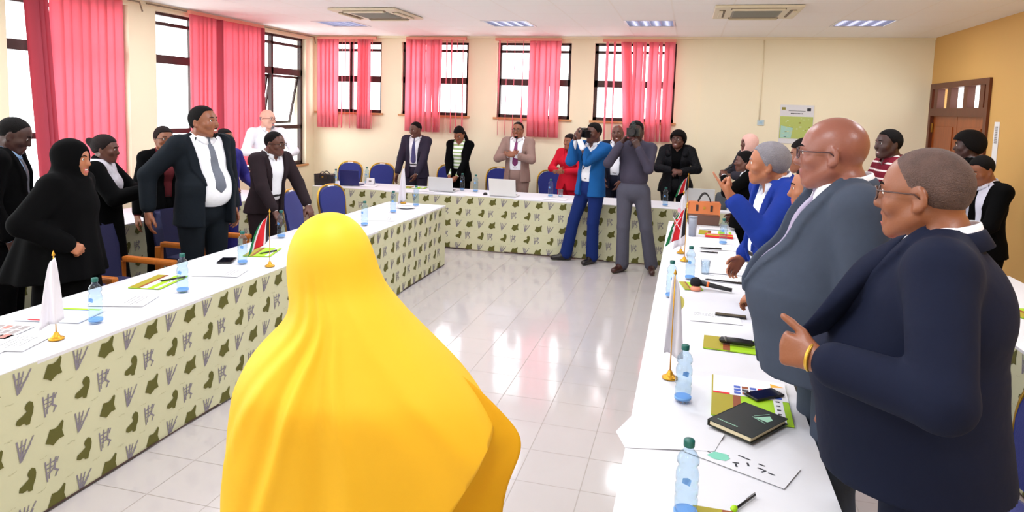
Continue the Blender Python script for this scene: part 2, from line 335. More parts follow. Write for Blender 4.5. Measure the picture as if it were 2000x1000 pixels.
# ------------------------------------------------------------------ ceiling fittings
lamp_e=mm('lit_tube',(1,1,1),.4,emit=(1,.98,.96),es=6)
lamp_refl=mm('lamp_reflector',s2l(225,228,240),.25,metal=.5)
louv=mm('lamp_louvre',s2l(170,172,196),.3,metal=.6)
lname={(-5.03,8.4):'recessed louvred ceiling light closest to the left corner',(-2.63,8.4):'recessed louvred ceiling light between the cassette units, above the taupe suit',(-.83,8.4):'recessed louvred ceiling light in front of the rightmost blind',(1.57,8.4):'recessed ceiling light with dark slanted louvres near the right wall'}
lproto=None
for (x,y) in LIGHTS:
    lab=lname.get((x,y),'recessed louvred ceiling light out of view above the tables'); 
    if lproto is None:
        t=thing('ceiling_light',lab,'ceiling light',(x+.3,y+.3,ZC),0,'recessed louvred ceiling lights'); lproto=t
        h=MB(); h.box((-.3,-.3,.09),(.3,.3,.1)); 
        for s_ in (-1,1): h.box((s_*.3-.005,-.3,0),(s_*.3+.005,.3,.1)); h.box((-.3,s_*.3-.005,0),(.3,s_*.3+.005,.1))
        h.build('housing',lamp_refl,t)
        tb=MB()
        for k in (-.2,-.067,.067,.2): tb.tube([(k,-.28,.07),(k,.28,.07)],.012,8)
        tb.build('lamp_tube',lamp_e,t)
        lv=MB()
        for i in range(9): yy=-.27+i*.0675; lv.add([(-.29,yy,.0),(.29,yy,.0),(.29,yy+.012,.045),(-.29,yy+.012,.045)],[(0,1,2,3)])
        for k in (-.133,0,.133): lv.box((k-.002,-.29,0),(k+.002,.29,.045))
        lv.build('louvre',louv,t)
        fr=MB(); 
        for s_ in (-1,1): fr.box((s_*.29-.012,-.3,-.006),(s_*.29+.012,.3,.002)); fr.box((-.3,s_*.29-.012,-.006),(.3,s_*.29+.012,.002))
        fr.build('frame',white_m,t)
    else:
        t=copy_tree(lproto); t.location=(x+.3,y+.3,ZC); t['label']=lab
    if y!=8.4: t['label']='recessed louvred ceiling light over the '+{-5.03:'left window side',-2.63:'left table',-.83:'open floor',1.57:'right side'}[x]+', '+{6.0:'second row from the back wall',3.6:'middle row',1.2:'above the yellow veil row',-1.2:'row behind the camera'}[y]
    ld=bpy.data.lights.new('light','AREA'); ld.shape='SQUARE'; ld.size=.54; ld.energy=LAMP*(.5 if y==8.4 else 1); ld.color=(.93,.96,1)
    lo=bpy.data.objects.new('lamp_light',ld); COL.objects.link(lo); lo.parent=t; lo.location=(0,0,-.01)
def ac_unit(x,y,label):
    t=thing('air_conditioner',label,'air conditioner',(x+.44,y+.45,ZC),0,'ceiling cassette air conditioners')
    m=mm('ac_cream',s2l(232,222,196),.5); dk=mm('ac_slot',s2l(120,104,84),.6); gr=mm('ac_grille',s2l(150,150,140),.6)
    b_=MB(); b_.box((-.42,-.43,-.03),(.42,.43,-.005),bev=.008); b_.box((-.36,-.36,0),(.36,.36,.2)); b_.build('panel',m,t)
    for i in range(4):
        a=i*PI/2; R_=Matrix.Rotation(a,3,'Z'); s=MB(); s.box((-.26,.31,-.037),(.26,.37,-.029),rot=R_); s.build('louvre_slot',dk,t)
        MB().box((-.25,.335,-.052),(.25,.372,-.036),rot=R_).build('flap',m,t)
    g=MB(); g.box((-.24,-.24,-.036),(.24,.24,-.029))
    for i in range(12): g.box((-.22,-.22+i*.038,-.042),(.22,-.205+i*.038,-.036))
    g.build('grille',gr,t)
ac_unit(*ACS[0],'flat cream ceiling cassette air conditioner left of centre')
ac_unit(*ACS[1],'cream ceiling cassette air conditioner with grey grille, right of centre')
# ------------------------------------------------------------------ wall things
t=thing('wall_poster','white and green poster on the back wall, left of the bald head','poster',(1.45,YB-.035,1.76),0)
m=MB(); m.box((-.22,-.003,-.27),(.22,.0,.27),0)
Q=lambda a,b_:(a,-.0045,b_)
m.poly([(-.215,-.2),(.215,-.2),(.215,.11),(-.215,.11)],Q,1)
rnd=random.Random(5)
Q2=lambda a,b_:(a,-.006,b_)
m.poly([(-.2,.2),(-.15,.2),(-.15,.235),(-.2,.235)],Q2,2); m.poly([(.13,.19),(.18,.19),(.18,.23),(.13,.23)],Q2,3)
m.poly([(-.11,.185),(.11,.185),(.11,.19),(-.11,.19)],Q2,3)
for i in range(9): a=-.08+i*.018; m.poly([(a,.145),(a+.012,.145),(a+.012,.158),(a,.158)],Q2,3)
for i in range(26):
    a=rnd.uniform(-.2,.17); z=rnd.uniform(-.18,.08); w=rnd.uniform(.01,.035); h=rnd.uniform(.006,.02); m.poly([(a,z),(a+w,z),(a+w,z+h),(a,z+h)],Q2,rnd.choice([3,4,2]) if i%3==0 else 4)
m.poly([(-.2,-.19),(-.06,-.19),(-.04,-.05),(-.2,-.02)],lambda a,b_:(a,-.0052,b_),5)
m.build('poster_sheet',[paper_m,mm('poster_green',s2l(186,200,110),.7),mm('poster_gold',s2l(150,140,60),.7),ink_m,mm('poster_pale',s2l(206,220,170),.7),mm('poster_aqua',s2l(170,214,200),.7)],t)
t=thing('wall_switch','small pale blue switch plate on the back wall, left of the poster','switch',(.98,YB-.034,1.77),0)
MB().box((-.045,-.008,-.04),(.045,0,.04),bev=.003).build('plate',mm('pale_blue_plastic',s2l(196,214,220),.5),t); MB().box((-.02,-.013,-.015),(.02,-.008,.015)).build('rocker',mm('sky_blue_plastic',s2l(160,196,216),.5),t)
t=thing('wall_notice','narrow white notice with vertical lettering beside the wooden door','notice',(XR-.002,8.14,1.70),0)
m=MB(); m.box((-.004,-.06,-.3),(0,.06,.18),0)
for i in range(10):
    z=.12-i*.018
    for k in range(3): a=-.03+k*.022; m.poly([(a,z),(a+.015,z),(a+.015,z+.011),(a,z+.011)],lambda a_,b_:(-.0055,a_,b_),1)
m.build('notice_sheet',[white_m,mm('grey_ink',s2l(120,110,110),.7)],t)
# ------------------------------------------------------------------ tables, cloths
KEN=[(-.055,-.028),(-.042,.0),(-.028,.036),(.0,.030),(.02,.036),(.044,.058),(.052,.048),(.042,.004),(.053,-.034),(.022,-.034),(-.012,-.055),(-.03,-.04)]
AFR=[(.0,.052),(.018,.062),(.036,.050),(.04,.025),(.036,-.002),(.024,-.028),(.016,-.056),(-.004,-.052),(-.01,-.040),(-.036,-.042),(-.056,-.030),(-.05,-.010),(-.024,.0),(.002,.014),(-.008,.036)]
GRS=[((-.042,.055),(-.026,-.055),.007),((-.015,.052),(-.026,-.05),.006),((.008,.05),(-.024,-.045),.005),((.046,.05),(-.02,-.05),.006),((.03,.02),(-.01,-.03),.007),((-.034,.02),(.005,.025),.004),((-.03,-.005),(.008,-.005),.004),((-.028,-.03),(.0,-.025),.006),((-.002,.02),(-.015,-.02),.006)]
FIG=[((-.04,.05),(-.03,-.058),.006),((-.01,.055),(-.015,-.02),.006),((.02,.05),(.01,-.01),.008),((-.038,.03),(.03,.035),.005),((-.036,.01),(.015,.01),.005),((-.034,-.012),(.0,-.01),.005),((.0,.0),(.035,-.028),.007),((.03,-.02),(.015,-.05),.006),((-.02,-.02),(-.02,-.045),.006),((.035,.045),(.025,.02),.005)]
def stroke(mb,a,b,w,fn,mi):
    d=Vector((b[0]-a[0],b[1]-a[1])); n=Vector((-d.y,d.x)).normalized()*w/2
    mb.add([fn(a[0]+n.x,a[1]+n.y),fn(b[0]+n.x,b[1]+n.y),fn(b[0]-n.x,b[1]-n.y),fn(a[0]-n.x,a[1]-n.y)],[(0,1,2,3)],mi)
def skirt_mesh(mb,p0,p1,nrm,pitch,phase,z0=.012,z1=.712,flip=1):
    """printed skirt between two floor points; motifs lie a hair in front of the fabric"""
    p0=Vector(p0); p1=Vector(p1); d=(p1-p0); L=d.length; d/=L; n=Vector(nrm)
    def wav(s,z): return .006*math.sin(s*3.1)*(1-z/.72)+.004*math.sin(s*7.7+1)*(1-z/.72)
    def F(off):
        def g(s,z):
            q=p0+d*s+n*(off+wav(s,z)); return (q.x,q.y,z)
        return g
    f=F(0); N=max(2,int(L/.12)); zs=[z0,.18,.36,.54,z1]
    vs=[f(i*L/N,z) for z in zs for i in range(N+1)]
    mb.add(vs,[(j*(N+1)+i,j*(N+1)+i+1,(j+1)*(N+1)+i+1,(j+1)*(N+1)+i) for j in range(len(zs)-1) for i in range(N)],0,True)
    g=F(.0025); rnd=random.Random(int(L*10))
    for r in range(5):
        zc=.649-.151*r; k=-1
        while True:
            k+=1; s=phase+k*pitch+(0 if r%2==0 else pitch*.54)
            if s>L+.1: break
            zb=.066-zc if r==4 else -1
            if .07<s<L-.07:
                fn=lambda a,b,s=s,zc=zc: g(s+a*flip,max(zc+b,z0+.002))
                mb.poly([(a_*.88,b_*.88) for a_,b_ in (KEN if r%2==0 else AFR)],fn,1)
            s2=s+pitch*(.5 if r%2==0 else .4)
            if .06<s2<L-.06:
                fn=lambda a,b,s2=s2,zc=zc: g(s2+a*flip,max(zc+b,z0+.002))
                for (a,b,w) in (GRS if r%2==0 else FIG): stroke(mb,(a[0]*.9,a[1]*.9),(b[0]*.9,b[1]*.9),w*1.1,fn,2)
            for (so,zo) in ((.25,.07),(.75,.075)):
                s3=s+pitch*so
                if .05<s3<L-.05:
                    fn=lambda a,b,s3=s3,zc=zc: g(s3+a*flip,max(min(zc+b,.705),z0))
                    for q in range(3):
                        x=-.02+q*.014; stroke(mb,(x,zo),(x+.01,zo+rnd.uniform(-.005,.005)),.0025,fn,3)
faint=mm('faint_print',s2l(176,174,140),.85); hem_m=mm('dark_hem',s2l(70,48,46),.8)
def table_run(x0,x1,y0,y1,n,axis,label_t,label_c,label_s,sides,phase=0.05,corner=False,pitch=.29):
    for i in range(n):
        if axis=='y': a=y0+(y1-y0)*i/n; b_=y0+(y1-y0)*(i+1)/n; lo=(x0+.03,a+.01); hi=(x1-.03,b_-.01)
        else: a=x0+(x1-x0)*i/n; b_=x0+(x1-x0)*(i+1)/n; lo=(a+.01,y0+.03); hi=(b_-.01,y1-.03)
        cx,cy=(lo[0]+hi[0])/2,(lo[1]+hi[1])/2
        t=thing('conference_table',label_t+', '+(['nearest','second','third','farthest'] if axis=='y' else ['left','middle','right'])[i]+' section','table',(cx,cy,0),0,label_t.replace('long folding table','long folding tables'))
        MB().box((lo[0]-cx,lo[1]-cy,.69),(hi[0]-cx,hi[1]-cy,.713)).build('tabletop',orange_wood,t)
        for sx_ in (-1,1):
            for sy_ in (-1,1):
                px=sx_*((hi[0]-lo[0])/2-.05); py=sy_*((hi[1]-lo[1])/2-.05)
                MB().tube([(px,py,0),(px,py,.69)],.016,8).build('leg',black_m,t)
    # white top cloth
    nx=max(2,int((x1-x0)/.12)); ny=max(2,int((y1-y0)/.12)); rnd=random.Random(int(abs(x0*y1)*7))
    vs=[];
    for j in range(ny+1):
        for i in range(nx+1):
            x=x0+(x1-x0)*i/nx; y=y0+(y1-y0)*j/ny; e=(i in(0,nx)) or (j in (0,ny)); vs.append((x,y,TZ-.004+(0 if e else rnd.uniform(-.0004,.0004))))
    fs=[(j*(nx+1)+i,j*(nx+1)+i+1,(j+1)*(nx+1)+i+1,(j+1)*(nx+1)+i) for j in range(ny) for i in range(nx)]
    m=MB().add(vs,fs,0,True)
    for (a,b_) in (((x0,y0),(x1,y0)),((x1,y0),(x1,y1)),((x1,y1),(x0,y1)),((x0,y1),(x0,y0))):
        m.add([(a[0],a[1],TZ-.004),(b_[0],b_[1],TZ-.004),(b_[0],b_[1],TZ-.02),(a[0],a[1],TZ-.02)],[(0,3,2,1)])
    if corner:
        m.add([(x0,2.30,TZ-.003),(x0+.30,2.36,TZ+.003),(x0+.34,2.50,TZ+.004),(x0+.02,2.62,TZ-.002),(x0-.045,2.43,TZ-.012),(x0+.14,2.44,TZ+.016),(x0+.10,2.54,TZ+.012)],[(0,1,5),(0,5,4),(4,5,6),(4,6,3),(5,1,2),(5,2,6),(6,2,3)],0,True)
    tag(m.build('white_tablecloth',cloth_w),label_c,'tablecloth')
    s=MB()
    for (a,b_,n_,fl,ph) in sides: skirt_mesh(s,a,b_,n_,pitch,ph,flip=fl)
    for (a,b_,n_,fl,ph) in sides:
        q0=Vector(a);q1=Vector(b_);nn=Vector(n_); s.add([tuple(q0+nn*.003+Vector((0,0,.012))),tuple(q1+nn*.003+Vector((0,0,.012))),tuple(q1+nn*.003+Vector((0,0,.02))),tuple(q0+nn*.003+Vector((0,0,.02)))],[(0,1,2,3)],4)
    tag(s.build('table_skirt',[skirt_m,olive_m,greyp_m,faint,hem_m]),label_s,'table skirt')
table_run(-3.42,-2.70,-.6,7.46,4,'y','long folding table under the left white cloth','white cloth along the top of the long left table','sage skirt printed with olive maps around the left table',
  [((-2.70,-.6,0),(-2.70,7.46,0),(1,0,0),1,2.356+.6-10*.2897),((-2.70,7.46,0),(-3.42,7.46,0),(0,1,0),1,.1),((-3.42,7.46,0),(-3.42,-.6,0),(-1,0,0),1,.1)],pitch=.2897)
table_run(-5.0,1.0,8.40,9.10,3,'x','long folding table under the far white cloth','white cloth along the top of the far table by the back wall','sage skirt printed with olive maps around the far table',
  [((-5.0,8.40,0),(1.0,8.40,0),(0,-1,0),1,5.0-3.013-6*.307),((-5.0,9.10,0),(-5.0,8.40,0),(-1,0,0),1,.1),((1.0,8.40,0),(1.0,9.10,0),(1,0,0),1,.1)],pitch=.307)
table_run(-.155,.50,-.6,7.46,4,'y','long folding table under the right white cloth','white cloth along the top of the right table, its corner poking out','sage printed skirt around the right table',
  [((-.155,7.46,0),(-.155,-.6,0),(-1,0,0),1,.1),((.50,-.6,0),(.50,7.46,0),(1,0,0),1,.1),((.50,7.46,0),(-.155,7.46,0),(0,1,0),1,.1)],corner=True)
table_run(-5.6,-4.9,2.2,7.6,3,'y','long folding table in the second row on the left','white cloth on the second row table by the left windows','sage printed skirt on the second row table by the left windows',
  [((-4.9,2.2,0),(-4.9,7.6,0),(1,0,0),1,.1),((-4.9,7.6,0),(-5.6,7.6,0),(0,1,0),1,.1)])
table_run(1.72,2.42,2.0,5.9,2,'y','long folding table in the second row on the right','white cloth on the second row table at the right picture edge','sage printed skirt on the second row table at the right',
  [((1.72,5.9,0),(1.72,2.0,0),(-1,0,0),1,.1),((2.42,5.9,0),(1.72,5.9,0),(0,1,0),1,.1)])
# ------------------------------------------------------------------ banquet chairs
def chair_proto(label,fab,frame,group):
    t=thing('banquet_chair',label,'chair',(0,0,0),0,group)
    # local: seat faces +Y, back at -Y
    MB().box((-.21,-.21,.42),(.21,.22,.49),bev=.025).build('seat',fab,t)
    lean=.16
    def out(w,hb,ht,n=14):
        pts=[(-w*.80,hb),(w*.80,hb)]
        for i in range(n+1):
            a=i/n*PI; 
            pts.append((w*math.copysign(abs(math.cos(a))**.75,math.cos(a)),ht-.17+.17*math.sin(a)**.8))
        return pts
    fn=lambda a,z,d:(a,-.2-d-(z-.45)*lean,z)
    b_=MB(); b_.prism(out(.195,.53,.93),-.015,.028,fn); bo=b_.build('backrest',fab,t); bv=bo.modifiers.new('b','BEVEL'); bv.width=.012; bv.segments=2
    rim=[fn(a,z,.006) for a,z in out(.212,.40,.948)[2:]]; rim=[fn(.19,.42,.006)]+rim+[fn(-.19,.42,.006)]
    MB().tube(rim,.012,8).build('back_frame',frame,t)
    MB().box((-.045,-.3,.905),(.045,-.262,.945),bev=.006).build('hand_grip',white_m,t)
    for sx_ in (-1,1):
        MB().tube([(sx_*.19,.19,.43),(sx_*.2,.22,0)],.012,8).build('leg',frame,t)
        MB().tube([(sx_*.19,-.2,.43),(sx_*.2,-.29,0)],.012,8).build('leg',frame,t)
    m=MB(); m.tube([(-.19,.19,.41),(.19,.19,.41)],.01,8); m.tube([(-.19,-.2,.41),(.19,-.2,.41)],.01,8); m.build('seat_frame',frame,t)
    return t
gB='blue banquet chairs with gold frames'
chairs=[ # x,y,rz,label
 (-3.74,6.34,-PI/2+.1,'blue banquet chair beside the brown-suited man, on his right'),
 (-3.62,6.85,-PI/2-.25,'blue gold-framed banquet chair turned at the end of the left table, furthest along'),
 (-5.15,9.52,PI,'paler blue banquet chair behind the black handbag at the far table corner'),
 (-4.60,9.52,PI,'blue banquet chair behind the small white card on the far table'),
 (-3.62,9.90,PI,'blue banquet chair behind the man in dark suit with navy tie'),
 (-2.80,9.88,PI,'blue banquet chair behind the woman in black jacket looking down'),
 (-1.98,9.86,PI,'blue banquet chair behind the man in taupe suit'),
 (-.93,9.80,PI,'blue banquet chair behind the far table between the two photographers'),
 (1.10,2.66,PI/2+.3,'blue gold-framed chair at the lower right picture edge, behind the man in navy'),
]
cp=None
for (x,y,rz,lab) in chairs:
    if cp is None: cp=chair_proto(lab,chair_blue,gold_m,gB); t=cp
    else: t=copy_tree(cp); t['label']=lab
    t.location=(x,y,0); t.rotation_euler=(0,0,rz)
# wooden arm chairs of the left row
def arm_chair(x,y,rz,label):
    t=thing('armchair',label,'chair',(x,y,0),rz,'navy armchairs with orange wooden arms')
    MB().box((-.24,-.22,.4),(.24,.26,.5),bev=.03).build('seat',chair_navy,t)
    b_=MB(); b_.prism([(-.24,.46),(.24,.46),(.25,.75),(.22,.88),(-.22,.88),(-.25,.75)],0,.07,lambda a,z,d:(a,-.2-d-(z-.45)*.12,z)); o=b_.build('backrest',chair_navy,t); bv=o.modifiers.new('b','BEVEL'); bv.width=.02; bv.segments=3
    for s_ in (-1,1):
        MB().box((s_*.28-.03,-.2,.60),(s_*.28+.03,.27,.645),bev=.015).build('armrest',orange_wood,t)
        MB().box((s_*.28-.02,.2,0),(s_*.28+.02,.25,.6),bev=.008).build('leg',orange_wood,t)
        MB().box((s_*.28-.02,-.26,0),(s_*.28+.02,-.2,.6),bev=.008).build('leg',orange_wood,t)
    return t
arm_chair(-4.25,2.82,-PI/2,'navy armchair with orange arm at the left picture edge, behind the white flag')
arm_chair(-3.99,4.02,-PI/2,'navy armchair with orange arm between the woman in black veil and the tall man')
arm_chair(-4.12,5.12,-PI/2,'navy armchair with orange arm just behind the tall man in grey tie')
# ------------------------------------------------------------------ things on the tables
def on(x,y,z=TZ): return (x,y,z)
cap_g=mm('green_cap',s2l(14,92,84),.4); cap_b=mm('blue_cap',s2l(70,150,210),.4); lab_b=mm('blue_label',s2l(110,160,220),.5); water_b=glass_mat('blue_tinted_water',(.80,.91,.99),.05,.05)
def bottle_proto(label,cat='bottle'):
    t=thing('water_bottle',label,cat,(0,0,0),0,'clear plastic water bottles')
    prof=[(.0,.0),(.026,.0),(.031,.006),(.031,.02),(.028,.026),(.032,.034),(.033,.06),(.029,.068),(.033,.076),(.033,.10),(.029,.108),(.033,.116),(.033,.135),(.028,.150),(.024,.156),(.032,.168),(.031,.18),(.022,.197),(.0135,.205),(.0135,.214)]
    MB().lathe(prof,20).build('bottle_body',water_b,t)
    MB().lathe([(.0,.214),(.0155,.214),(.0158,.217),(.0158,.231),(.014,.234),(.0,.234)],16).build('cap',cap_g,t)
    MB().lathe([(.0335,.012),(.0338,.022)],20).build('base_band',lab_b,t); m=MB(); m.poly([(-.012,.118),(.010,.112),(.014,.13),(.004,.137),(-.010,.133)],lambda a,z:(.0345*math.sin(a/.034),-.0345*math.cos(a/.034),z)); m.build('label_print',lab_b,t)
    return t
bottles=[(-2.882,2.767,'blue-tinted water bottle beside the white flag stand on the left table'),
 (-2.882,3.388,'water bottle on the left table beside the green folder, in front of the tall man'),
 (-3.007,4.128,'water bottle beside the striped national flag on the left table'),
 (-3.30,5.05,'water bottle partly hidden behind the yellow veil, near the hand of the brown-suited man'),
 (-2.937,5.869,'water bottle on the left table just right of the top of the yellow veil'),
 (-3.016,6.695,'water bottle on the left table short of the tall white flag'),
 (-2.985,7.25,'water bottle at the far end of the left table, past the tall white flag'),
 (.049,1.937,'nearest water bottle on the right table, at the bottom of the picture'),
 (.034,2.754,'water bottle on the right table next to the gold flag base'),
 (-.054,4.334,'water bottle on the right table left of the black microphone'),
 (.062,4.86,'water bottle on the right table standing behind the microphone'),
 (.349,6.30,'water bottle by the red booklet on the right table'),
 (-4.701,8.512,'water bottle on the far table between black handbag and navy laptop'),
 (-4.49,9.03,'water bottle beside the small white card on the far table'),
 (-2.985,8.90,'water bottle by the grey laptop in front of the woman in black jacket'),
 (-2.766,8.82,'water bottle on the far table just right of the woman in black jacket'),
 (-1.722,8.80,'water bottle on the far table left of the woman in red'),
 (-.234,8.61,'water bottle on the far table in front of the woman in black quilted coat'),
 (-5.1,7.2,'water bottle on the second row table behind the brown-suited man')]
bp_=None
for (x,y,lab) in bottles:
    if bp_ is None: bp_=bottle_proto(lab); t=bp_
    else: t=copy_tree(bp_); t['label']=lab
    t.location=on(x,y); t.rotation_euler=(0,0,random.Random(x).uniform(-.5,.5)); 
    if y<2: t.scale=(1,1,1)
# table flags
def flag(x,y,label,kind,h=.40,rz=0,fl=.22,base=True,cat='flag'):
    t=thing('table_flag',label,cat,on(x,y),rz,None)
    MB().lathe([(0,0),(.034,0),(.034,.006),(.026,.010),(.018,.014),(.012,.024),(.008,.034),(.0,.036)],18).build('base',brass_m,t)
    MB().tube([(0,0,.03),(0,0,h)],.0028,8).build('pole',brass_m,t)
    MB().lathe([(0,h),(.008,h+.004),(.006,h+.012),(.0,h+.028)],10).build('finial',brass_m,t)
    # drooping cloth: a sheet hung from the pole top, gathered towards the bottom
    n,k=14,9; vs=[]; ht=h-.005
    for i in range(n+1):
        f=i/n
        for j in range(k+1):
            g=j/k
            spread={'white':(.022+.075*f**.7),'ken':(.035+.10*f**.6)}[kind]
            x_=-(g-.35)*spread if kind=='white' else -g*spread*1.15
            y_=.02*math.sin(g*9+f*2)*(.4+f)*.8-(.012 if kind=='white' else 0)
            z_=ht-f*fl*(1 if kind=='white' else .85)-g*(.05 if kind=='ken' else .02)*(1+f)
            vs.append((x_,y_,z_))
    fs=[(i*(k+1)+j,i*(k+1)+j+1,(i+1)*(k+1)+j+1,(i+1)*(k+1)+j) for i in range(n) for j in range(k)]
    m=MB(); m.v=vs; m.f=[list(f) for f in fs]; m.sm=[True]*len(fs); 
    if kind=='white': m.m=[0]*len(fs); mats=[mm('flag_white',s2l(240,238,244),.8,translucent=.35)]
    else:
        # horizontal bands hang as bands across the drape: black, white, red, white, green
        def band(j): return [1,1,0,2,2,2,0,3,3][j]
        m.m=[band(j) for i in range(n) for j in range(k)]
        mats=[mm('flag_white',s2l(240,238,244),.8,translucent=.35),mm('flag_black',s2l(28,28,36),.8),mm('flag_red',s2l(220,34,48),.8,translucent=.3),mm('flag_green',s2l(20,140,84),.8,translucent=.3)]
    fo=m.build('flag_cloth',mats,t); s_=fo.modifiers.new('s','SOLIDIFY'); s_.thickness=.0012; s_.offset=0
    return t,fo
flag(-2.853,2.515,'small white drooping flag on gold base, nearest on the left table','white',h=.40,fl=.30,rz=.7)
t,fo=flag(-2.79,4.131,'small black, red and green striped flag on gold base on the left table','ken',h=.38,fl=.22,rz=.9)
t,fo=flag(-3.20,7.38,'tall thin white flag at the far end of the left table','white',h=.42,fl=.38,rz=.4)
t,fo=flag(-.023,2.983,'white flag with pale yellow emblem on gold base, nearest on the right table','white',h=.46,fl=.34,rz=-2.9)
m=MB(); m.poly([(.018*math.cos(a*PI/8),.03*math.sin(a*PI/8)) for a in range(16)],lambda a,b_:(-.035+a,-.026,.33+b_),0); m.poly([(.010*math.cos(a*PI/8),.017*math.sin(a*PI/8)) for a in range(16)],lambda a,b_:(-.035+a,-.027,.33+b_),1)
m.build('emblem',[mm('pale_yellow_print',s2l(236,226,120),.7),mm('pale_green_print',s2l(190,220,170),.7)],fo)
t,fo=flag(.02,5.45,'black, red and green striped flag hanging on the right table before the handbag','ken',h=.44,fl=.27,rz=.1)
m=MB(); m.poly([(.02*math.cos(a*PI/6),.035*math.sin(a*PI/6)) for a in range(12)],lambda a,b_:(-.075+a,-.028,.30+b_),0); stroke(m,(-.03,-.05),(.03,.05),.006,lambda a,b_:(-.075+a,-.029,.30+b_),1); stroke(m,(.03,-.05),(-.03,.05),.006,lambda a,b_:(-.075+a,-.029,.30+b_),1); m.build('shield_emblem',[MT['flag_red'],MT['flag_white']],fo)
t,fo=flag(-.01,5.75,'tall white flag with faint pink emblem on the right table behind the striped flag','white',h=.50,fl=.42,rz=0)
m=MB(); m.poly([(.014*math.cos(a*PI/8),.02*math.sin(a*PI/8)) for a in range(16)],lambda a,b_:(-.03+a,-.026,.36+b_),0); m.build('emblem',mm('pink_print',s2l(230,170,190),.7),fo)
t,fo=flag(.03,8.56,'red and green striped flag on the far table, furthest of the flags','ken',h=.40,fl=.2,rz=.2)
# flat printed things
def sheet(name,label,cat,x,y,rz,w,d,mats,draw=None,th=.0015,z=TZ,group=None):
    t=MB(); t.box((-w/2,-d/2,0),(w/2,d/2,th),0)
    if draw: draw(t,th)
    o=t.build(name,mats); o.location=on(x,y,z); o.rotation_euler=(0,0,rz); tag(o,label,cat,group); return o
def fl(z,k=1): return lambda a,b_:(a,b_,z+.0004*k)
def rect(m,a0,b0,a1,b1,z,mi,k=1): m.poly([(a0,b0),(a1,b0),(a1,b1),(a0,b1)],fl(z,k),mi)
def scrib(m,z,x0,y0,x1,y1,n,mi,seed=1,w=.006,l=.02):
    r=random.Random(seed)
    for i in range(n):
        a=(r.uniform(x0,x1),r.uniform(y0,y1)); th=r.choice([0,0,1.2,-1,.5]); stroke(m,a,(a[0]+l*math.cos(th),a[1]+l*math.sin(th)),w,lambda p,q:(p,q,z+.0006),mi)
def lines(m,z,x0,y0,w,n,dy,mi,seed=1,h=.004):
    r=random.Random(seed)
    for i in range(n):
        x=x0
        while x<x0+w*r.uniform(.75,1):
            l=r.uniform(.006,.02); rect(m,x,y0-i*dy,x+l,y0-i*dy+h,z,mi); x+=l+.004
# folders
def folder(label,x,y,rz,w=.31,d=.22,seed=0,photos=False,white=False):
    def dr(m,z):
        if white: rect(m,-w/2,-d/2,w*.1,d/2,z,3,1)
        rect(m,-w/2,-d/2,-w*.22,d/2,z,1,2); rect(m,-w*.22,-d/2,-w*.12,d/2,z,2,2); rect(m,w*.3,-d/2,w*.42,d/2,z,3,2)
        for i in range(5): rect(m,w*.33,-d*.4+i*.04,w*.38,-d*.4+i*.04+.012,z,5,3)
        if photos:
            rect(m,-w*.48,d*.02,w*.5,d*.5,z,3,3)
            r=random.Random(seed)
            for i in range(6):
                for j in range(3): rect(m,-w*.2+i*.032,d*.06+j*.032,-w*.2+i*.032+.026,d*.06+j*.032+.024,z,r.choice([4,5,2,6]),4)
            rect(m,-w*.48,d*.02,-w*.26,d*.06,z,6,4); m.poly([(w*.3,d*.44),(w*.48,d*.38),(w*.3,d*.34)],fl(z,4),7)
    return sheet('folder',label,'folder',x,y,rz,w,d,[green_m,oliveb_m,brownp_m,paper_m,blue_m,ink_m,red_m,mm('orange_print',s2l(240,170,50),.6)],dr,th=.004,group='printed conference folders')
folder('large lime and ochre folder with photo grid under the black notebook',.30,2.86,-.04,.30,.42,seed=2,photos=True)
folder('lime and ochre folder under the black spectacle case on the right table',.30,3.52,-.05,.34,.20,seed=3)
folder('folder with pale yellow cover near the red booklet, right table',.30,6.85,-.05,.30,.22,seed=4,white=True)
folder('lime folder with pen on it, beside the bottle in front of the tall man',-3.17,3.52,.2,.20,.32,seed=5,white=True)
folder('lime folder behind the striped flag base on the left table',-3.10,4.50,.3,.2,.30,seed=6)
folder('lime and white folder in front of the man with navy tie on the far table',-3.66,8.86,.1,.30,.2,seed=7,white=True)
folder('folder edge showing at the very bottom of the right table',.22,1.90,0,.3,.2,seed=8)
folder('lime folder on the second row table at the right picture edge',2.10,4.75,.3,.3,.2,seed=9)
folder('ochre folder under the microphone head on the right table',.07,4.66,.2,.12,.20,seed=10)
# papers
def paper(label,x,y,rz,seed,w=.21,d=.30,n=5,marks=True,grp='printed paper sheets'):
    def dr(m,z):
        if marks: lines(m,z,-w*.4,d*.3,w*.75,n,.022,1,seed)
    return sheet('paper_sheet',label,'paper',x,y,rz,w,d,[paper_m,ink_m],dr,group=grp)
paper('white sheet with dark text near the flag, nearest left corner of the left table',-3.02,2.40,-1.3,1)
paper('white sheet with dark heading between the first two bottles of the left table',-3.05,3.12,-1.25,2,n=4)
paper('sheet with dark scribbled print before the third bottle, left table',-2.98,3.86,-1.3,3,n=3)
paper('white sheet at the far end of the left table near two bottles',-2.95,6.25,-1.2,4,n=2)
paper('sheet with dark print beside the black phone, right table',.20,3.98,.05,5,w=.28,d=.2,n=3)
paper('white sheets with thin pink edge beyond the pens on the right table',.33,5.30,.02,6,w=.30,d=.4,n=0)
paper('white sheet under the long black pen on the right table',.28,4.96,-.05,7,w=.30,d=.21,n=1)
paper('white sheet between the red booklet and black pens, right table',.28,6.15,.1,8,w=.3,d=.3,n=1)
paper('white sheet behind the navy laptop on the far table',-4.35,8.72,.2,9,w=.3,d=.21,n=1)
paper('white sheet between the folder and the grey laptop on the far table',-3.40,8.62,-.1,10,w=.3,d=.21,n=0)
paper('white sheet in front of the woman in red on the far table',-1.62,8.62,.1,11,w=.3,d=.21,n=1)
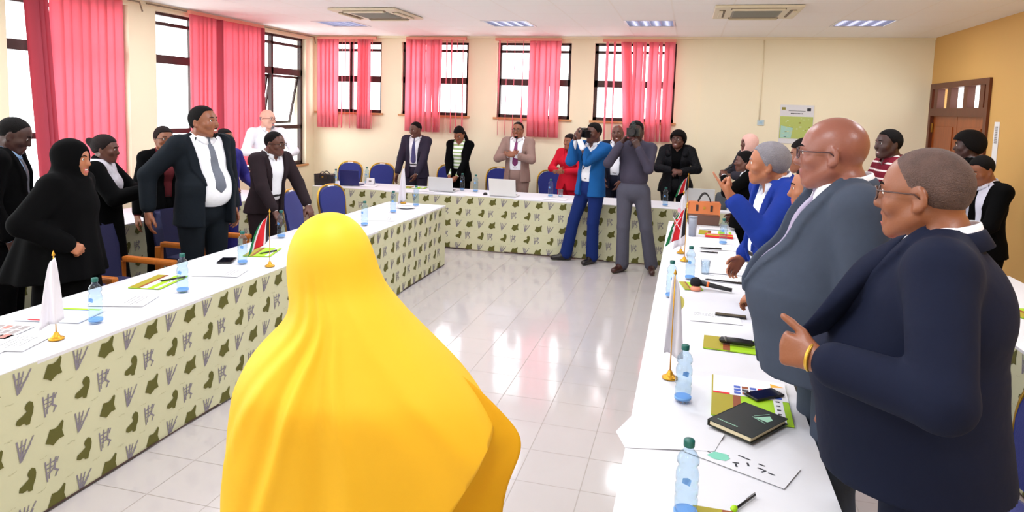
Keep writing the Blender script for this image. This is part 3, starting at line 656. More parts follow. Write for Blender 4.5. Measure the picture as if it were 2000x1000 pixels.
paper('white sheet on the second row table at the right picture edge',2.10,4.25,.1,12,w=.21,d=.3,n=6)
paper('sheets at the end of the right table in front of the raised hand',.30,7.15,.1,13,w=.3,d=.2,n=2)
# cloth prints that read as dark lettering with a teal emblem: laid on thin added slips
def slip(label,x,y,rz,seed):
    def dr(m,z): scrib(m,z,-.02,-.04,.15,.03,9,1,seed,.007,.022); m.poly([(-.10,-.05),(-.07,-.06),(-.035,-.045),(-.03,-.02),(-.05,.0),(-.09,-.01)],fl(z,2),2); scrib(m,z,-.11,-.05,-.03,.0,5,1,seed+4,.004,.018)
    return sheet('tablecloth_print',label,'card',x,y,rz,.34,.16,[cloth_w,ink_m,teal_m],dr,th=.0008,group='tablecloth prints with dark letters and a teal emblem')
slip('tablecloth print with teal emblem and dark letters beside the black notebook',.23,2.33,-.45,1)
slip('tablecloth print with teal emblem and dark letters at the lower left picture edge',-2.98,2.22,-1.3,2)
# blue-rimmed clear folder at left
def dr(m,z):
    rect(m,-.11,-.15,-.085,.15,z,1); rect(m,-.085,-.15,-.075,.1,z,2); rect(m,.09,-.1,.11,.0,z,3)
sheet('document_wallet','blue and green edged white document wallet by the nearest left bottle','folder',-3.14,2.80,-1.35,.22,.34,[mm('lilac_paper',s2l(214,220,236),.5),green_m,blue_m,red_m],dr,th=.006)
def dr(m,z):
    r=random.Random(8)
    for i in range(6):
        for j in range(3): rect(m,-.09+j*.062,-.12+i*.042,-.035+j*.062,-.088+i*.042,z,r.choice([1,2,3,1]))
sheet('photo_brochure','brochure with a grid of small photos at the nearest end of the left table','brochure',-3.22,2.50,-1.35,.2,.28,[paper_m,mm('photo_grey',s2l(150,140,140),.6),mm('photo_rose',s2l(190,120,110),.6),ink_m],dr)
# notebook
t=thing('notebook','black notebook with pale green emblem lying on the right table','notebook',on(.272,2.60,TZ+.006),-.62)
MB().box((-.085,-.12,.003),(.083,.12,.020),bev=.002).build('page_block',mm('cream_pages',s2l(226,214,180),.8),t)
m=MB(); m.box((-.09,-.125,0),(.09,.125,.003)); m.box((-.09,-.125,.020),(.09,.125,.0235)); m.box((-.0915,-.125,0),(-.088,.125,.0235)); m.build('cover',mm('black_leatherette',s2l(22,30,26),.45,bump=.1,bscale=300),t)
m=MB(); m.poly([(.01,.03),(.04,.085),(.065,.06),(.06,.03)],fl(.0235),0); stroke(m,(.0,.03),(.06,.015),.004,fl(.0235),0); stroke(m,(.0,.04),(.03,.10),.003,fl(.0235),0)
for i in range(10): rect(m,-.07+i*.0085,-.095,-.07+i*.0085+.006,-.088,.0235,0)
m.build('cover_print',mm('pale_green_foil',s2l(150,196,170),.4),t)
def phone(label,x,y,rz,w=.074,d=.15,z=TZ,th=.009):
    t=thing('mobile_phone',label,'phone',on(x,y,z),rz,'black mobile phones')
    MB().box((-w/2,-d/2,0),(w/2,d/2,th),bev=.003).build('body',black_m,t); MB().box((-w/2+.004,-d/2+.006,th),(w/2-.004,d/2-.006,th+.0006)).build('screen',mm('phone_glass',(.006,.006,.01),.08),t); return t
phone('black phone on the photo folder, above the black notebook',.36,2.90,-.9,z=TZ+.007)
phone('flat black phone on the white sheet beyond the lime folder',.29,4.035,-PI/2-.05,w=.05,d=.17)
phone('black phone on the left table behind the bottle near the striped flag',-3.16,4.16,.4,w=.10,d=.16)
# spectacle case
t=thing('spectacle_case','black slim case with silver end lying on the lime folder','case',on(.29,3.51,TZ+.007),-.08)
m=MB(); m.tube([(-.085,0,.016),(-.075,0,.018),(.0,0,.019),(.07,0,.018),(.085,0,.016)],[.006,.016,.018,.016,.008],14); m.build('case_body',black_m,t); MB().tube([(-.075,0,.019),(-.05,0,.021)],[.012,.0175],14).build('case_end',mm('silver',s2l(150,150,150),.3,metal=.6),t)
# pens
def pen(label,x,y,rz,l=.15,col=None,z=TZ,r_=.005,grp='pens lying on the tables'):
    t=thing('pen',label,'pen',on(x,y,z+r_),rz,grp); m=MB().tube([(-l/2,0,0),(-l/2+.015,0,0),(l/2,0,0)],[.0015,r_,r_],10); m.build('barrel',col or black_m,t)
    MB().box((l/2-.05,-.0015,r_),(l/2,.0015,r_+.003)).build('clip',mm('silver',s2l(150,150,150),.3,metal=.6),t); return t
pen('long black pen beyond the microphone on the right table',.30,4.86,-.12,l=.27,r_=.006)
pen('black pen in front of the white flag papers, right table, closer of two',.215,5.86,-.12,l=.15)
pen('black pen lying beside the other thick pen near the striped flag',.235,6.02,.05,l=.18,r_=.007)
pen('dark pen with gold end on the lime folder in front of the tall man',-3.12,3.58,1.1,l=.16,z=TZ+.006)
pen('dark pen on the lime folder behind the striped flag base',-3.04,4.48,1.2,l=.15,z=TZ+.006)
pen('slim pen with lime green tip at the bottom of the right table',.22,2.06,1.0,l=.13,r_=.004)
m=MB().lathe([(0,-.012),(.009,-.006),(.010,.004),(.004,.014),(0,.016)],12); o=m.build('pen_tip',green_m,t:=bpy.data.objects['pen.005']); o.location=(-.06,0,.004); o.rotation_euler=(0,PI/2,0)
# microphone
t=thing('microphone','black handheld microphone with orange ring on the right table','microphone',on(.20,4.60,TZ+.04),-.16)
m=MB().lathe([(0,-.035),(.02,-.03),(.033,-.012),(.035,.006),(.028,.026),(.018,.036)],18); o=m.build('foam_head',mm('foam_black',s2l(20,20,30),.95,bump=.6,bscale=300),t); o.rotation_euler=(0,-PI/2,0); o.location=(-.1,0,0)
MB().tube([(-.07,0,0),(.0,0,-.008),(.10,0,-.02),(.13,0,-.022)],[.018,.016,.013,.013],14).build('handle',black_m,t)
MB().tube([(-.03,0,-.004),(-.015,0,-.006)],.0185,14).build('ring',mm('orange_plastic',s2l(230,110,40),.5),t)
t=thing('microphone_stand','small salmon microphone foot under the black microphone head','stand',on(.10,4.57,TZ),0)
MB().lathe([(0,0),(.035,0),(.035,.012),(.03,.02),(.0,.02)],18).build('foot',mm('salmon_plastic',s2l(222,140,110),.5),t)
# red booklet, tall grey cup, glass
def dr(m,z): rect(m,-.12,-.05,.12,-.02,z,1); rect(m,-.11,.02,.0,.035,z,2)
sheet('booklet','red booklet with lime edge lying near the handbag','booklet',.33,6.66,-.02,.25,.12,[red_m,green_m,paper_m],dr,th=.018)
t=thing('tumbler','tall grey tumbler standing in front of the handbag on the right table','cup',on(.085,6.62),0)
MB().lathe([(0,0),(.034,0),(.038,.12),(.040,.17),(.036,.175),(.0,.175)],20).build('cup_body',mm('grey_plastic',s2l(150,156,172),.4),t); MB().lathe([(0,.175),(.041,.175),(.041,.188),(.0,.19)],20).build('lid',mm('grey_plastic',s2l(150,156,172),.4),t)
def tumbler_glass(x,y,label,grp):
    t=thing('drinking_glass',label,'glass',on(x,y),0,grp); MB().lathe([(0,.0),(.028,.0),(.034,.10),(.032,.10),(.027,.006),(0,.006)],18).build('glass_body',pet_m,t)
tumbler_glass(-1.60,8.86,'clear drinking glass on the far table in front of the woman in red','drinking glasses'); tumbler_glass(.17,5.06,'upturned clear drinking glass behind the bottle near the microphone','drinking glasses')
# handbags
def handbag(name,label,x,y,rz,w,d,h,top,bot,hh,z=TZ):
    t=thing(name,label,'handbag',on(x,y,z),rz)
    fn=lambda a,z_,yy:(a,yy,z_)
    m=MB(); m.prism([(-w/2,0),(w/2,0),(w/2*1.04,h*.45),(-w/2*1.04,h*.45)],-d/2,d/2,fn,0); m.prism([(-w/2*1.04,h*.45),(w/2*1.04,h*.45),(w/2*1.08,h*.95),(w/2,h),(-w/2,h),(-w/2*1.08,h*.95)],-d/2*.98,d/2*.98,fn,1)
    o=m.build('bag_body',[bot,top],t); bv=o.modifiers.new('b','BEVEL'); bv.width=.008; bv.segments=2; bv.limit_method='ANGLE'
    for s_ in (-1,1):
        pts=[(-w*.24+(w*.48)*i/10,s_*d*.42,h*.85+hh*math.sin(PI*i/10)**.7) for i in range(11)]
        MB().tube(pts,.006,8).build('handle',black_m,t)
    for s_ in (-1,1): MB().box((s_*w*.24-.012,-d/2-.004,h*.62),(s_*w*.24+.012,-d/2+.001,h*.9)).build('strap_tab',mm('dark_leather',s2l(44,28,26),.5),t)
    MB().box((-.012,-d/2-.004,h*.72),(.012,-d/2+.001,h*.82)).build('clasp',gold_m,t)
handbag('handbag','orange and brown two-tone handbag with thin dark handles on the right table',.20,7.38,.02,.30,.12,.23,mm('orange_leather',s2l(214,122,70),.5),mm('brown_leather',s2l(104,72,62),.5),.13)
handbag('handbag','small black handbag on the left end of the far table',-4.90,8.56,.0,.24,.12,.15,mm('black_leather',s2l(24,20,26),.45),mm('black_leather',s2l(24,20,26),.45),.06)
# grey backpack-like bag behind handbag
t=thing('cloth_pouch','dark grey upright pouch behind the orange handbag','bag',on(.43,8.66),0)
m=MB().lathe([(0,0),(.07,0),(.075,.05),(.072,.16),(.05,.2),(.0,.21)],16); m.build('pouch_body',mm('charcoal_fabric',s2l(74,78,84),.9,bump=.3,bscale=60),t)
# laptops
def laptop(label,x,y,rz,col,w=.33,h=.22,ang=.25,logo=None):
    t=thing('laptop',label,'laptop',on(x,y),rz,'laptops open on the far table')
    MB().box((-w/2,0,0),(w/2,.22,.014),bev=.004).build('base',col,t)
    k=MB()
    for r_ in range(5):
        for c_ in range(12): k.box((-w*.43+c_*w*.073,.05+r_*.026,.014),(-w*.43+c_*w*.073+w*.06,.05+r_*.026+.02,.0155))
    k.build('keyboard',black_m,t)
    R_=Matrix.Rotation(ang,3,'X'); s=MB(); s.box((-w/2,-.008,0.012),(w/2,0,h),rot=R_,bev=.003); s.build('lid',col,t)
    MB().box((-w/2+.012,.0,.024),(w/2-.012,.0012,h-.012),rot=R_).build('screen',mm('dark_screen',(.02,.025,.03),.15),t)
lw=mm('white_lid',s2l(226,226,226),.45); lnv=mm('navy_lid',s2l(24,28,92),.4); lgr=mm('grey_lid',s2l(206,208,210),.45)
laptop('grey-white laptop in front of the woman in black jacket',-3.19,8.62,-.03,lgr,w=.35,h=.2,ang=.2)
laptop('white laptop in front of the man in taupe suit',-2.30,8.52,-.0,lw,w=.36,h=.24,ang=.25)
laptop('navy-lidded laptop at the left end of the far table',-4.55,8.62,.1,lnv,w=.28,h=.22,ang=.1)
laptop('grey laptop at the right end of the far table behind the orange handbag',.17,8.66,.0,lgr,w=.36,h=.24,ang=.15)
t=thing('name_card','small white folded card on the far table in front of an empty blue chair','card',on(-4.38,8.93),0)
m=MB(); m.add([(-.06,-.03,0),(.06,-.03,0),(.06,0,.09),(-.06,0,.09),(-.06,.03,0),(.06,.03,0)],[(0,1,2,3),(3,2,5,4)]); stroke(m,(-.02,0),(.02,0),.02,lambda a,b_:(a,-.0165+b_/3-.001,.045+b_),1); m.build('card',[paper_m,mm('grey_ink',s2l(120,110,110),.7)],t)
t=thing('computer_mouse','small dark computer mouse left of the white laptop','mouse',on(-2.56,8.60),0)
m=MB(); m.lathe([(.0,.03),(.015,.028),(.026,.018),(.03,.0)][::-1],14); o=m.build('mouse_body',black_m,t)
t=thing('rolled_plate','round white paper plate near the tall thin white flag','plate',on(-3.02,7.05),0)
MB().lathe([(0,.003),(.07,.003),(.10,.012),(.103,.014),(.07,.0),(0,.0)],24).build('plate_body',white_m,t); t.name='paper_plate'
# ------------------------------------------------------------------ implicit surface modeller
V=lambda *a: np.array(a,dtype=np.float32)
class Field:
    def __init__(s,lo,hi,res):
        s.lo=np.array(lo,float); s.res=res; s.n=np.maximum(4,np.ceil((np.array(hi)-s.lo)/res).astype(int)+1)
        s.F=np.full(s.n,1e3,np.float32)
    def sl(s,lo,hi):
        a=np.clip(np.floor((np.array(lo)-s.lo)/s.res).astype(int),0,s.n-1); b=np.clip(np.ceil((np.array(hi)-s.lo)/s.res).astype(int)+1,1,s.n); b=np.maximum(b,a+1)
        ax=[(s.lo[i]+s.res*np.arange(a[i],b[i])).astype(np.float32) for i in range(3)]
        P=np.stack(np.meshgrid(*ax,indexing='ij'),-1); return (slice(a[0],b[0]),slice(a[1],b[1]),slice(a[2],b[2])),P
    def u(s,fn,lo,hi,k=.02):
        pad=k+2.5*s.res; ix,P=s.sl(np.array(lo)-pad,np.array(hi)+pad); d=fn(P); a=s.F[ix]
        h=np.clip(.5+.5*(a-d)/max(k,1e-5),0,1); s.F[ix]=a+(d-a)*h-k*h*(1-h)
    def sub(s,fn,lo,hi,k=.004):
        ix,P=s.sl(lo,hi); d=-fn(P); a=s.F[ix]; h=np.clip(.5-.5*(a-d)/max(k,1e-5),0,1); r=a+(d-a)*h+k*h*(1-h); s.F[ix]=np.where(a>50,a,r)
    def inter(s,fn,k=.004):
        ix,P=s.sl(s.lo,s.lo+s.res*s.n); d=fn(P); s.F=np.maximum(s.F,d).astype(np.float32)
    def mesh(s):
        F=s.F; S=F<0; nx,ny,nz=F.shape
        c=np.zeros((nx-1,ny-1,nz-1),np.uint8)
        for i in (0,1):
            for j in (0,1):
                for k in (0,1): c+=S[i:nx-1+i,j:ny-1+j,k:nz-1+k]
        act=(c>0)&(c<8); idx=np.argwhere(act)
        if len(idx)==0: return np.zeros((0,3)),np.zeros((0,4),int)
        ids=np.full(act.shape,-1,np.int64); ids[act]=np.arange(len(idx))
        acc=np.zeros((len(idx),3)); cnt=np.zeros(len(idx))
        for ax in range(3):
            o=[a for a in range(3) if a!=ax]
            for p in (0,1):
                for q in (0,1):
                    a=idx.copy(); a[:,o[0]]+=p; a[:,o[1]]+=q; b=a.copy(); b[:,ax]+=1
                    fa=F[a[:,0],a[:,1],a[:,2]]; fb=F[b[:,0],b[:,1],b[:,2]]; m=(fa<0)!=(fb<0)
                    t=np.where(m,fa/np.where(fa-fb==0,1,fa-fb),0); t=np.clip(t,0,1)
                    pos=a.astype(float); pos[:,ax]+=t; acc[m]+=pos[m]; cnt[m]+=1
        v=acc/np.maximum(cnt,1)[:,None]*s.res+s.lo
        quads=[]
        for ax in range(3):
            o=[(ax+1)%3,(ax+2)%3]
            sa=[slice(None)]*3; sb=[slice(None)]*3; sa[ax]=slice(0,-1); sb[ax]=slice(1,None)
            A=S[tuple(sa)]; B=S[tuple(sb)]; e=np.argwhere(A!=B); 
            e=e[(e[:,o[0]]>0)&(e[:,o[1]]>0)&(e[:,o[0]]<F.shape[o[0]]-1)&(e[:,o[1]]<F.shape[o[1]]-1)]
            if len(e)==0: continue
            inside=A[e[:,0],e[:,1],e[:,2]]
            def cid(d0,d1):
                c_=e.copy(); c_[:,o[0]]-=d0; c_[:,o[1]]-=d1; return ids[c_[:,0],c_[:,1],c_[:,2]]
            q=np.stack([cid(1,1),cid(0,1),cid(0,0),cid(1,0)],1); q[~inside]=q[~inside][:,::-1]; quads.append(q)
        q=np.concatenate(quads); q=q[(q>=0).all(1)]
        # a light Laplacian polish
        e=np.concatenate([q[:,[0,1]],q[:,[1,2]],q[:,[2,3]],q[:,[3,0]]]); n=len(v)
        for it in range(2):
            sm=np.zeros_like(v); ct=np.zeros(n)
            for k in range(3):
                sm[:,k]=np.bincount(e[:,0],v[e[:,1],k],n)+np.bincount(e[:,1],v[e[:,0],k],n)
            ct=np.bincount(e[:,0],minlength=n)+np.bincount(e[:,1],minlength=n)
            v=v*.5+.5*sm/np.maximum(ct,1)[:,None]
        return v,q
    def obj(s,name,mats,parent=None,assign=None,clean=True):
        v,q=s.mesh()
        me=bpy.data.meshes.new(name); me.vertices.add(len(v)); me.vertices.foreach_set('co',v.astype(np.float32).ravel())
        me.loops.add(len(q)*4); me.loops.foreach_set('vertex_index',q.ravel().astype(np.int32))
        me.polygons.add(len(q)); me.polygons.foreach_set('loop_start',np.arange(0,len(q)*4,4,dtype=np.int32)); me.polygons.foreach_set('loop_total',np.full(len(q),4,np.int32))
        for m in (mats if isinstance(mats,(list,tuple)) else [mats]): me.materials.append(m)
        if assign is not None and len(q): me.polygons.foreach_set('material_index',assign(v[q].mean(1)).astype(np.int32))
        me.polygons.foreach_set('use_smooth',np.ones(len(q),bool)); me.update(calc_edges=True); me.validate()
        o=bpy.data.objects.new(name,me); COL.objects.link(o)
        if parent: o.parent=parent
        return o
def rc(a,b,ra,rb):
    a=np.array(a,np.float32); b=np.array(b,np.float32); d=b-a; L=float(d@d)+1e-9
    def fn(P):
        t=np.clip(((P-a)@d)/L,0,1); return np.linalg.norm(P-a-t[...,None]*d,axis=-1)-(ra+(rb-ra)*t)
    r=max(ra,rb); return fn,np.minimum(a,b)-r,np.maximum(a,b)+r
def el(c,r,R=None):
    c=np.array(c,np.float32); r=np.array(r,np.float32)
    def fn(P):
        q=P-c
        if R is not None: q=q@R
        k0=np.linalg.norm(q/r,axis=-1); k1=np.linalg.norm(q/(r*r),axis=-1)+1e-6; return k0*(k0-1)/k1
    m=float(r.max()) if R is not None else r; return fn,c-m,c+m
def rotm(ax,a):
    c,s=math.cos(a),math.sin(a)
    return np.array({'x':[[1,0,0],[0,c,-s],[0,s,c]],'y':[[c,0,s],[0,1,0],[-s,0,c]],'z':[[c,-s,0],[s,c,0],[0,0,1]]}[ax],np.float32)
def nrm(v): v=np.array(v,float); return v/(np.linalg.norm(v)+1e-9)
# ------------------------------------------------------------------ people
def skin(name,rgb,rough=.42): return mm('skin_'+name,s2l(*rgb),rough,bump=.06,bscale=180,var=.08,vscale=14)
SK=dict(dark=skin('dark',(92,54,42)),mid=skin('brown',(134,80,54)),warm=skin('warm_brown',(162,100,68)),deep=skin('deep',(64,38,34)),pale=skin('pale',(226,176,156)),rose=skin('rose_brown',(140,86,72),.34))
def lipm(s_): return mm('lips_'+s_,{'dark':s2l(110,56,52),'mid':s2l(150,76,66),'warm':s2l(176,90,80),'deep':s2l(88,46,44),'pale':s2l(206,120,112),'rose':s2l(140,76,72)}[s_],.4)
hair_k=mm('black_hair',s2l(14,11,12),.8,spec=.15,bump=.9,bscale=260); hair_g=mm('grey_hair',s2l(138,134,142),.8,bump=.9,bscale=240,var=.25,vscale=30); hair_s=mm('salt_stubble',s2l(86,64,58),.7,bump=.6,bscale=300,var=.6,vscale=26)
hair_br=mm('dark_brown_hair',s2l(28,17,17),.75,spec=.2,bump=.9,bscale=200)
eyew=mm('eye_white',s2l(235,230,226),.25); iris=mm('iris',s2l(30,18,14),.15); teeth_m=mm('teeth',s2l(240,236,228),.3)
def suitm(n,rgb,**k): return mm(n,s2l(*rgb),.85,spec=.18,bump=.6,bscale=8,var=.06,vscale=40,**k)
shirt_w=suitm('white_shirt',(236,238,246)); shoe_k=mm('black_leather_shoe',s2l(24,18,20),.3); shoe_b=mm('brown_leather_shoe',s2l(60,30,26),.35); belt_m=mm('belt',s2l(24,20,22),.45)
def person(label,x,y,head_deg,h=1.75,skn='dark',hair='short',hairm=None,lean=0,side=0,hy=0,hp=0,hr=0,girth=1,belly=0,
           armR=(.27,.06,.86),armL=(-.27,.06,.86),poleR=(.5,-.6,-.3),poleL=(-.5,-.6,-.3),poseR='relaxed',poseL='relaxed',
           outfit='suit',jm=None,sm=None,tm=None,trm=None,tie=True,vtop=.075,vbot=1.12,open_=0.0,glasses=None,glm=None,smile=0,res=.010,hres=None,
           shoes=None,stance=.12,feet=None,female=False,extra=None,pocket=None,handR=None,handL=None,collar=True,bump=None,earring=False,beard=None,lift=0,hems=.84,squash=1.0,scarf=None,watch=None):
    root=thing('person',label,'person',(x,y,lift),math.radians(head_deg)-PI/2)
    skm=SK[skn]; hairm=hairm or hair_k
    gx=girth; pel=np.array([0,0,.95])
    Rl=(rotm('x',-lean)@rotm('y',side)).astype(np.float32)   # lean>0 = forwards (+Y)
    def tp(p): return pel+Rl@(np.array(p,float)-pel)
    def tf(fn): # run a function in the unleaned torso frame
        return lambda P: fn((P-pel.astype(np.float32))@Rl+pel.astype(np.float32))
    sw=.178*(.9 if female else 1)*(gx**.5)
    # torso primitives (torso frame): centre, radii
    T=[((0,-.005,.93),(.165*gx,.125*gx**.8,.13)),((0,.01+belly*.55,1.10),(.150*gx+belly*.35,.115*gx+belly*.75,.15+belly*.3)),((0,-.005,1.27),(.168*gx,.118*gx**.8+belly*.2,.17))]
    if female: T=[((0,-.01,.93),(.17*gx,.13*gx,.13)),((0,.0,1.10),(.128*gx,.10*gx,.14)),((0,-.0,1.27),(.145*gx,.105*gx,.15)),((0,.055,1.27),(.115*gx,.07*gx,.06))]
    ll,ul=.265,.29
    def arm(side_,tgt,pole):
        S0=tp((side_*sw,-.005,1.405)); t=np.array(tgt,float); d=t-S0; L=np.linalg.norm(d); mx=ll+ul-.004
        if L>mx: t=S0+d/L*mx; L=mx; d=t-S0
        if L<.12: t=S0+d/L*.12; L=.12; d=t-S0
        a=(ul*ul-ll*ll+L*L)/(2*L); hgt=math.sqrt(max(1e-6,ul*ul-a*a)); dn=d/L; p=np.array(pole,float)*(1,1,1); p=p-dn*(p@dn); p=nrm(p)
        return S0,S0+dn*a+p*hgt,t
    AR=arm(1,armR,poleR); AL=arm(-1,armL,poleL)
    hip=[np.array([s_*.092*gx**.6,-.005,.90]) for s_ in (1,-1)]
    ft=feet or [(.5*stance+.03,0,8),(-.5*stance-.03,0,-8)]
    LG=[]
    for i in (0,1):
        fx,fy,fa=ft[i]; an=np.array([fx,fy-.02,.085]); kn=(hip[i]+an)/2+np.array([0,.03,.02]); LG.append((hip[i],kn,an,fa))
    nb=tp((0,-.012,1.44)); hc0=tp((0,.026+.03*belly,1.578-.08*(gx-1)))
    Rh=(Rl@rotm('z',-hy)@rotm('x',hp)@rotm('y',hr)).astype(np.float32)  # hy>0 = turn to own right (+X); hp>0 = look up
    hc=hc0+ (Rl@np.array([0,math.sin(-hp)*.05,-abs(hp)*.02]))
    def H_(p): return hc+Rh@np.array(p,float)
    # the figure is scaled to its height and stands so that its head is over (x, y)
    S_=h/(hc[2]+.123); root.scale=(S_,S_,S_); az=math.radians(head_deg)-PI/2
    root.location=(x-S_*(math.cos(az)*hc[0]-math.sin(az)*hc[1]),y-S_*(math.sin(az)*hc[0]+math.cos(az)*hc[1]),lift)
    pts=[AR[0],AR[1],AR[2],AL[1],AL[2],hc,(0,0,0),(0,0,1.6)]+[l[2] for l in LG]
    pts=np.array([np.array(p,float) for p in pts]); ex=.28+belly*.3+(gx-1)*.15
    lo=pts.min(0)-ex; hi=pts.max(0)+ex*.9; lo[2]=-.02; hi[2]=max(hi[2],1.82)
    lo[0]=min(lo[0],-.3*gx); hi[0]=max(hi[0],.3*gx); 
    def torso(F,inf,k=.05,lower=True,shoulders=True):
        for i,(c,r) in enumerate(T):
            if i==0 and not lower: continue
            r2=tuple(q+inf for q in r); c2=tp(c); fn,_,_=el((0,0,0),r2); cc=np.array(c,np.float32)
            m=max(r2); F.u(tf(lambda P,cc=cc,r2=r2: el(cc,r2)[0](P)),c2-m,c2+m,k)
        if shoulders:
            a,b_=tp((sw*.86,-.01,1.398)),tp((-sw*.86,-.01,1.398)); f,l0,h0=rc(a,b_,.058+inf,.058+inf); F.u(f,l0,h0,k)
            for s_ in (1,-1):
                f,l0,h0=rc(tp((s_*sw*.75,-.012,1.40)),tp((0,-.02,1.475)),.045+inf*.7,.048+inf*.5); F.u(f,l0,h0,.03)
    def armF(F,A,inf,t1=1.0,k=.03,w=1.0):
        a,e,w_=A; g=gx**.5*(.86 if female else .96)
        f,l0,h0=rc(a,e,(.052+inf)*g*w,(.042+inf)*g*w); F.u(f,l0,h0,k)
        w2=e+(w_-e)*t1; f,l0,h0=rc(e,w2,(.041+inf)*g*w,(.027+inf*1.0)*w*g+.004); F.u(f,l0,h0,.02)
    def hand(F,A,pose,side_,nspec):
        e,w_=A[1],A[2]; d=nrm(w_-e)
        if nspec is None: nspec=(-side_,0.2,-.3) if abs(d[2])>.6 else (-side_*.3,-.2,-1)
        # n = palm normal (palm looks this way); s = towards the thumb
        n=np.array(nspec,float); n=nrm(n-d*(n@d)); s=np.cross(d,n)*side_; s=nrm(s)
        hs=1.0
        curls={'relaxed':(.25,.35,.3),'fist':(1.35,1.5,.9),'grip':(.9,1.0,.6),'flat':(.05,.08,.05),'point':(1.3,1.5,.9),'hold':(.6,.8,.5),'clasp':(.7,.9,.5),'pinch':(1.15,1.45,.9)}[pose]
        wr=w_; minr=res*.62
        f,l0,h0=rc(wr-d*.03,wr+d*.015,.026,.024); F.u(f,l0,h0,.015)
        fl_=(.074,.082,.077,.062); seg=(.46,.30,.24); rad=(.0095,.0098,.0092,.0082)
        for i in range(4):
            off=(.030,.010,-.010,-.029)[i]; kn=wr+d*(.086-.004*abs(i-1))+s*off; b0=wr+d*.012+s*off*.55
            f,l0,h0=rc(b0,kn,.0165,.0125); F.u(f,l0,h0,.012)
            ang=0; p=kn; cu=curls
            if pose=='point' and i==0: cu=(.05,.05,.05)
            if pose=='relaxed': cu=tuple(c*(1+.18*i) for c in curls)
            for j in range(3):
                ang+=cu[j]; dr_=d*math.cos(ang)+n*math.sin(ang)+s*(off*.9 if pose in('flat','relaxed') else 0); dr_=nrm(dr_); q=p+dr_*fl_[i]*seg[j]*(1.06)
                r0=max(rad[i]*(1-.08*j),minr); r1=max(rad[i]*(1-.08*(j+1)),minr); f,l0,h0=rc(p,q,r0,r1); F.u(f,l0,h0,.003 if res<.008 else .002); p=q
        # thumb from the side of the palm
        b0=wr+d*.022+s*.022+n*.006
        if pose in('fist','grip','hold','clasp','point'):
            m1=b0+d*.035+s*.018+n*.018; m2=m1+d*.022+s*-.008+n*.022; m3=m2+d*.010+s*-.02+n*.010
        elif pose=='pinch': m1=b0+d*.030+s*.028+n*.006; m2=m1+d*.030+s*.016-n*.002; m3=m2+d*.022+s*.010-n*.004
        else: m1=b0+d*.032+s*.03+n*.008; m2=m1+d*.028+s*.012+n*.006; m3=m2+d*.022+s*.002+n*.006
        f,l0,h0=rc(b0,m1,.016,.0125); F.u(f,l0,h0,.012)
        f,l0,h0=rc(m1,m2,.0115,.0105); F.u(f,l0,h0,.004); f,l0,h0=rc(m2,m3,.0105,.009); F.u(f,l0,h0,.004)
        return wr+d*.07
    def legF(F,inf,k=.03,straight=False,t1=1.0):
        for (a,kn,an,fa) in LG:
            f,l0,h0=rc(a,kn,(.083+inf)*gx**.5,(.056+inf)); F.u(f,l0,h0,k)
            e=kn+(an-kn)*t1; f,l0,h0=rc(kn,e,.055+inf,(.066 if straight else .038)+inf*.6); F.u(f,l0,h0,.02)
    # ---- body: one continuous surface incl. head and hands
    bres=hres or res
    F=Field(lo,hi,bres)
    torso(F,-.004); 
    for A in (AR,AL): armF(F,A,-.008)
    legF(F,-.012)
    for (a,kn,an,fa) in LG:
        q=an+np.array([math.sin(math.radians(fa))*.12,math.cos(math.radians(fa))*.12,-.045]); f,l0,h0=rc(an-np.array([0,.02,.04]),q,.034,.026); F.u(f,l0,h0,.02)
    # neck
    nr=.060*(.82 if female else 1)*gx**.4
    f,l0,h0=rc(nb-Rl@np.array([0,0,.02]),H_((0,-.022,-.045)),nr+.008,nr-.002); F.u(f,l0,h0,.03)
    hw=.95 if female else 1.0; hw*=1+.25*(gx-1)
    def E(c,r,k=.015,R=None,op='u'):
        c2=H_(c); R2=Rh if R is None else (Rh@R).astype(np.float32); fn,l0,h0=el(c2,r,R2); (F.u if op=='u' else F.sub)(fn,l0-(.02 if op!='u' else 0),h0+(.02 if op!='u' else 0),k)
    def C_(a,b_,ra,rb,k=.012):
        f,l0,h0=rc(H_(a),H_(b_),ra,rb); F.u(f,l0,h0,k)
    E((0,-.014,.032),(.076*hw,.097,.091)); E((0,.022,.012),(.067*hw,.072,.09),.02); E((0,.022,-.038),(.060*hw,.066,.072),.02)
    for s_ in (1,-1):
        C_((s_*.054*hw,-.004,-.045),(s_*.022,.062,-.092),.024,.021,.02)
        E((s_*.044,.058,-.018),(.025,.024,.022),.018)
        E((s_*.030,.091,.010),(.019,.015,.011),.010,op='s')
        C_((s_*.014,.089,.026),(s_*.044,.073,.026),.0075,.007,.010)
        C_((s_*.018,.080,.013),(s_*.040,.073,.012),.0115,.0105,.004)  # lids over the eyeball
        C_((s_*.011,.088,-.030),(s_*.017,.082,-.033),.0085,.0075,.006)
        # ear
        Re=rotm('z',s_*.35)@rotm('x',-.15)
        E((s_*.079*hw,-.010,-.002),(.009,.020,.033),.006,Re); E((s_*.087*hw,-.004,.002),(.007,.010,.018),.004,Re,'s')
        E((s_*.080*hw,-.002,-.026),(.007,.010,.011),.005)
    C_((0,.084,.020),(0,.105,-.022),.009,.012,.012); E((0,.103,-.026),(.0135,.012,.011),.008)
    E((0,.074,-.092),(.023,.018,.020),.015)
    E((0,.074,-.062),(.031,.020,.024),.014)
    op=.006*smile
    C_((-.020,.086,-.056+op*.6),(0,.092,-.054+op*.5),.006,.0075,.004); C_((.020,.086,-.056+op*.6),(0,.092,-.054+op*.5),.006,.0075,.004)
    C_((-.018,.086,-.069-op),(.018,.086,-.069-op),.0075,.0075,.004); C_((0,.091,-.069-op),(0,.091,-.070-op),.008,.008,.004)
    if smile: E((0,.094,-.062),(.022,.012,.0055+op*.5),.003,op='s')
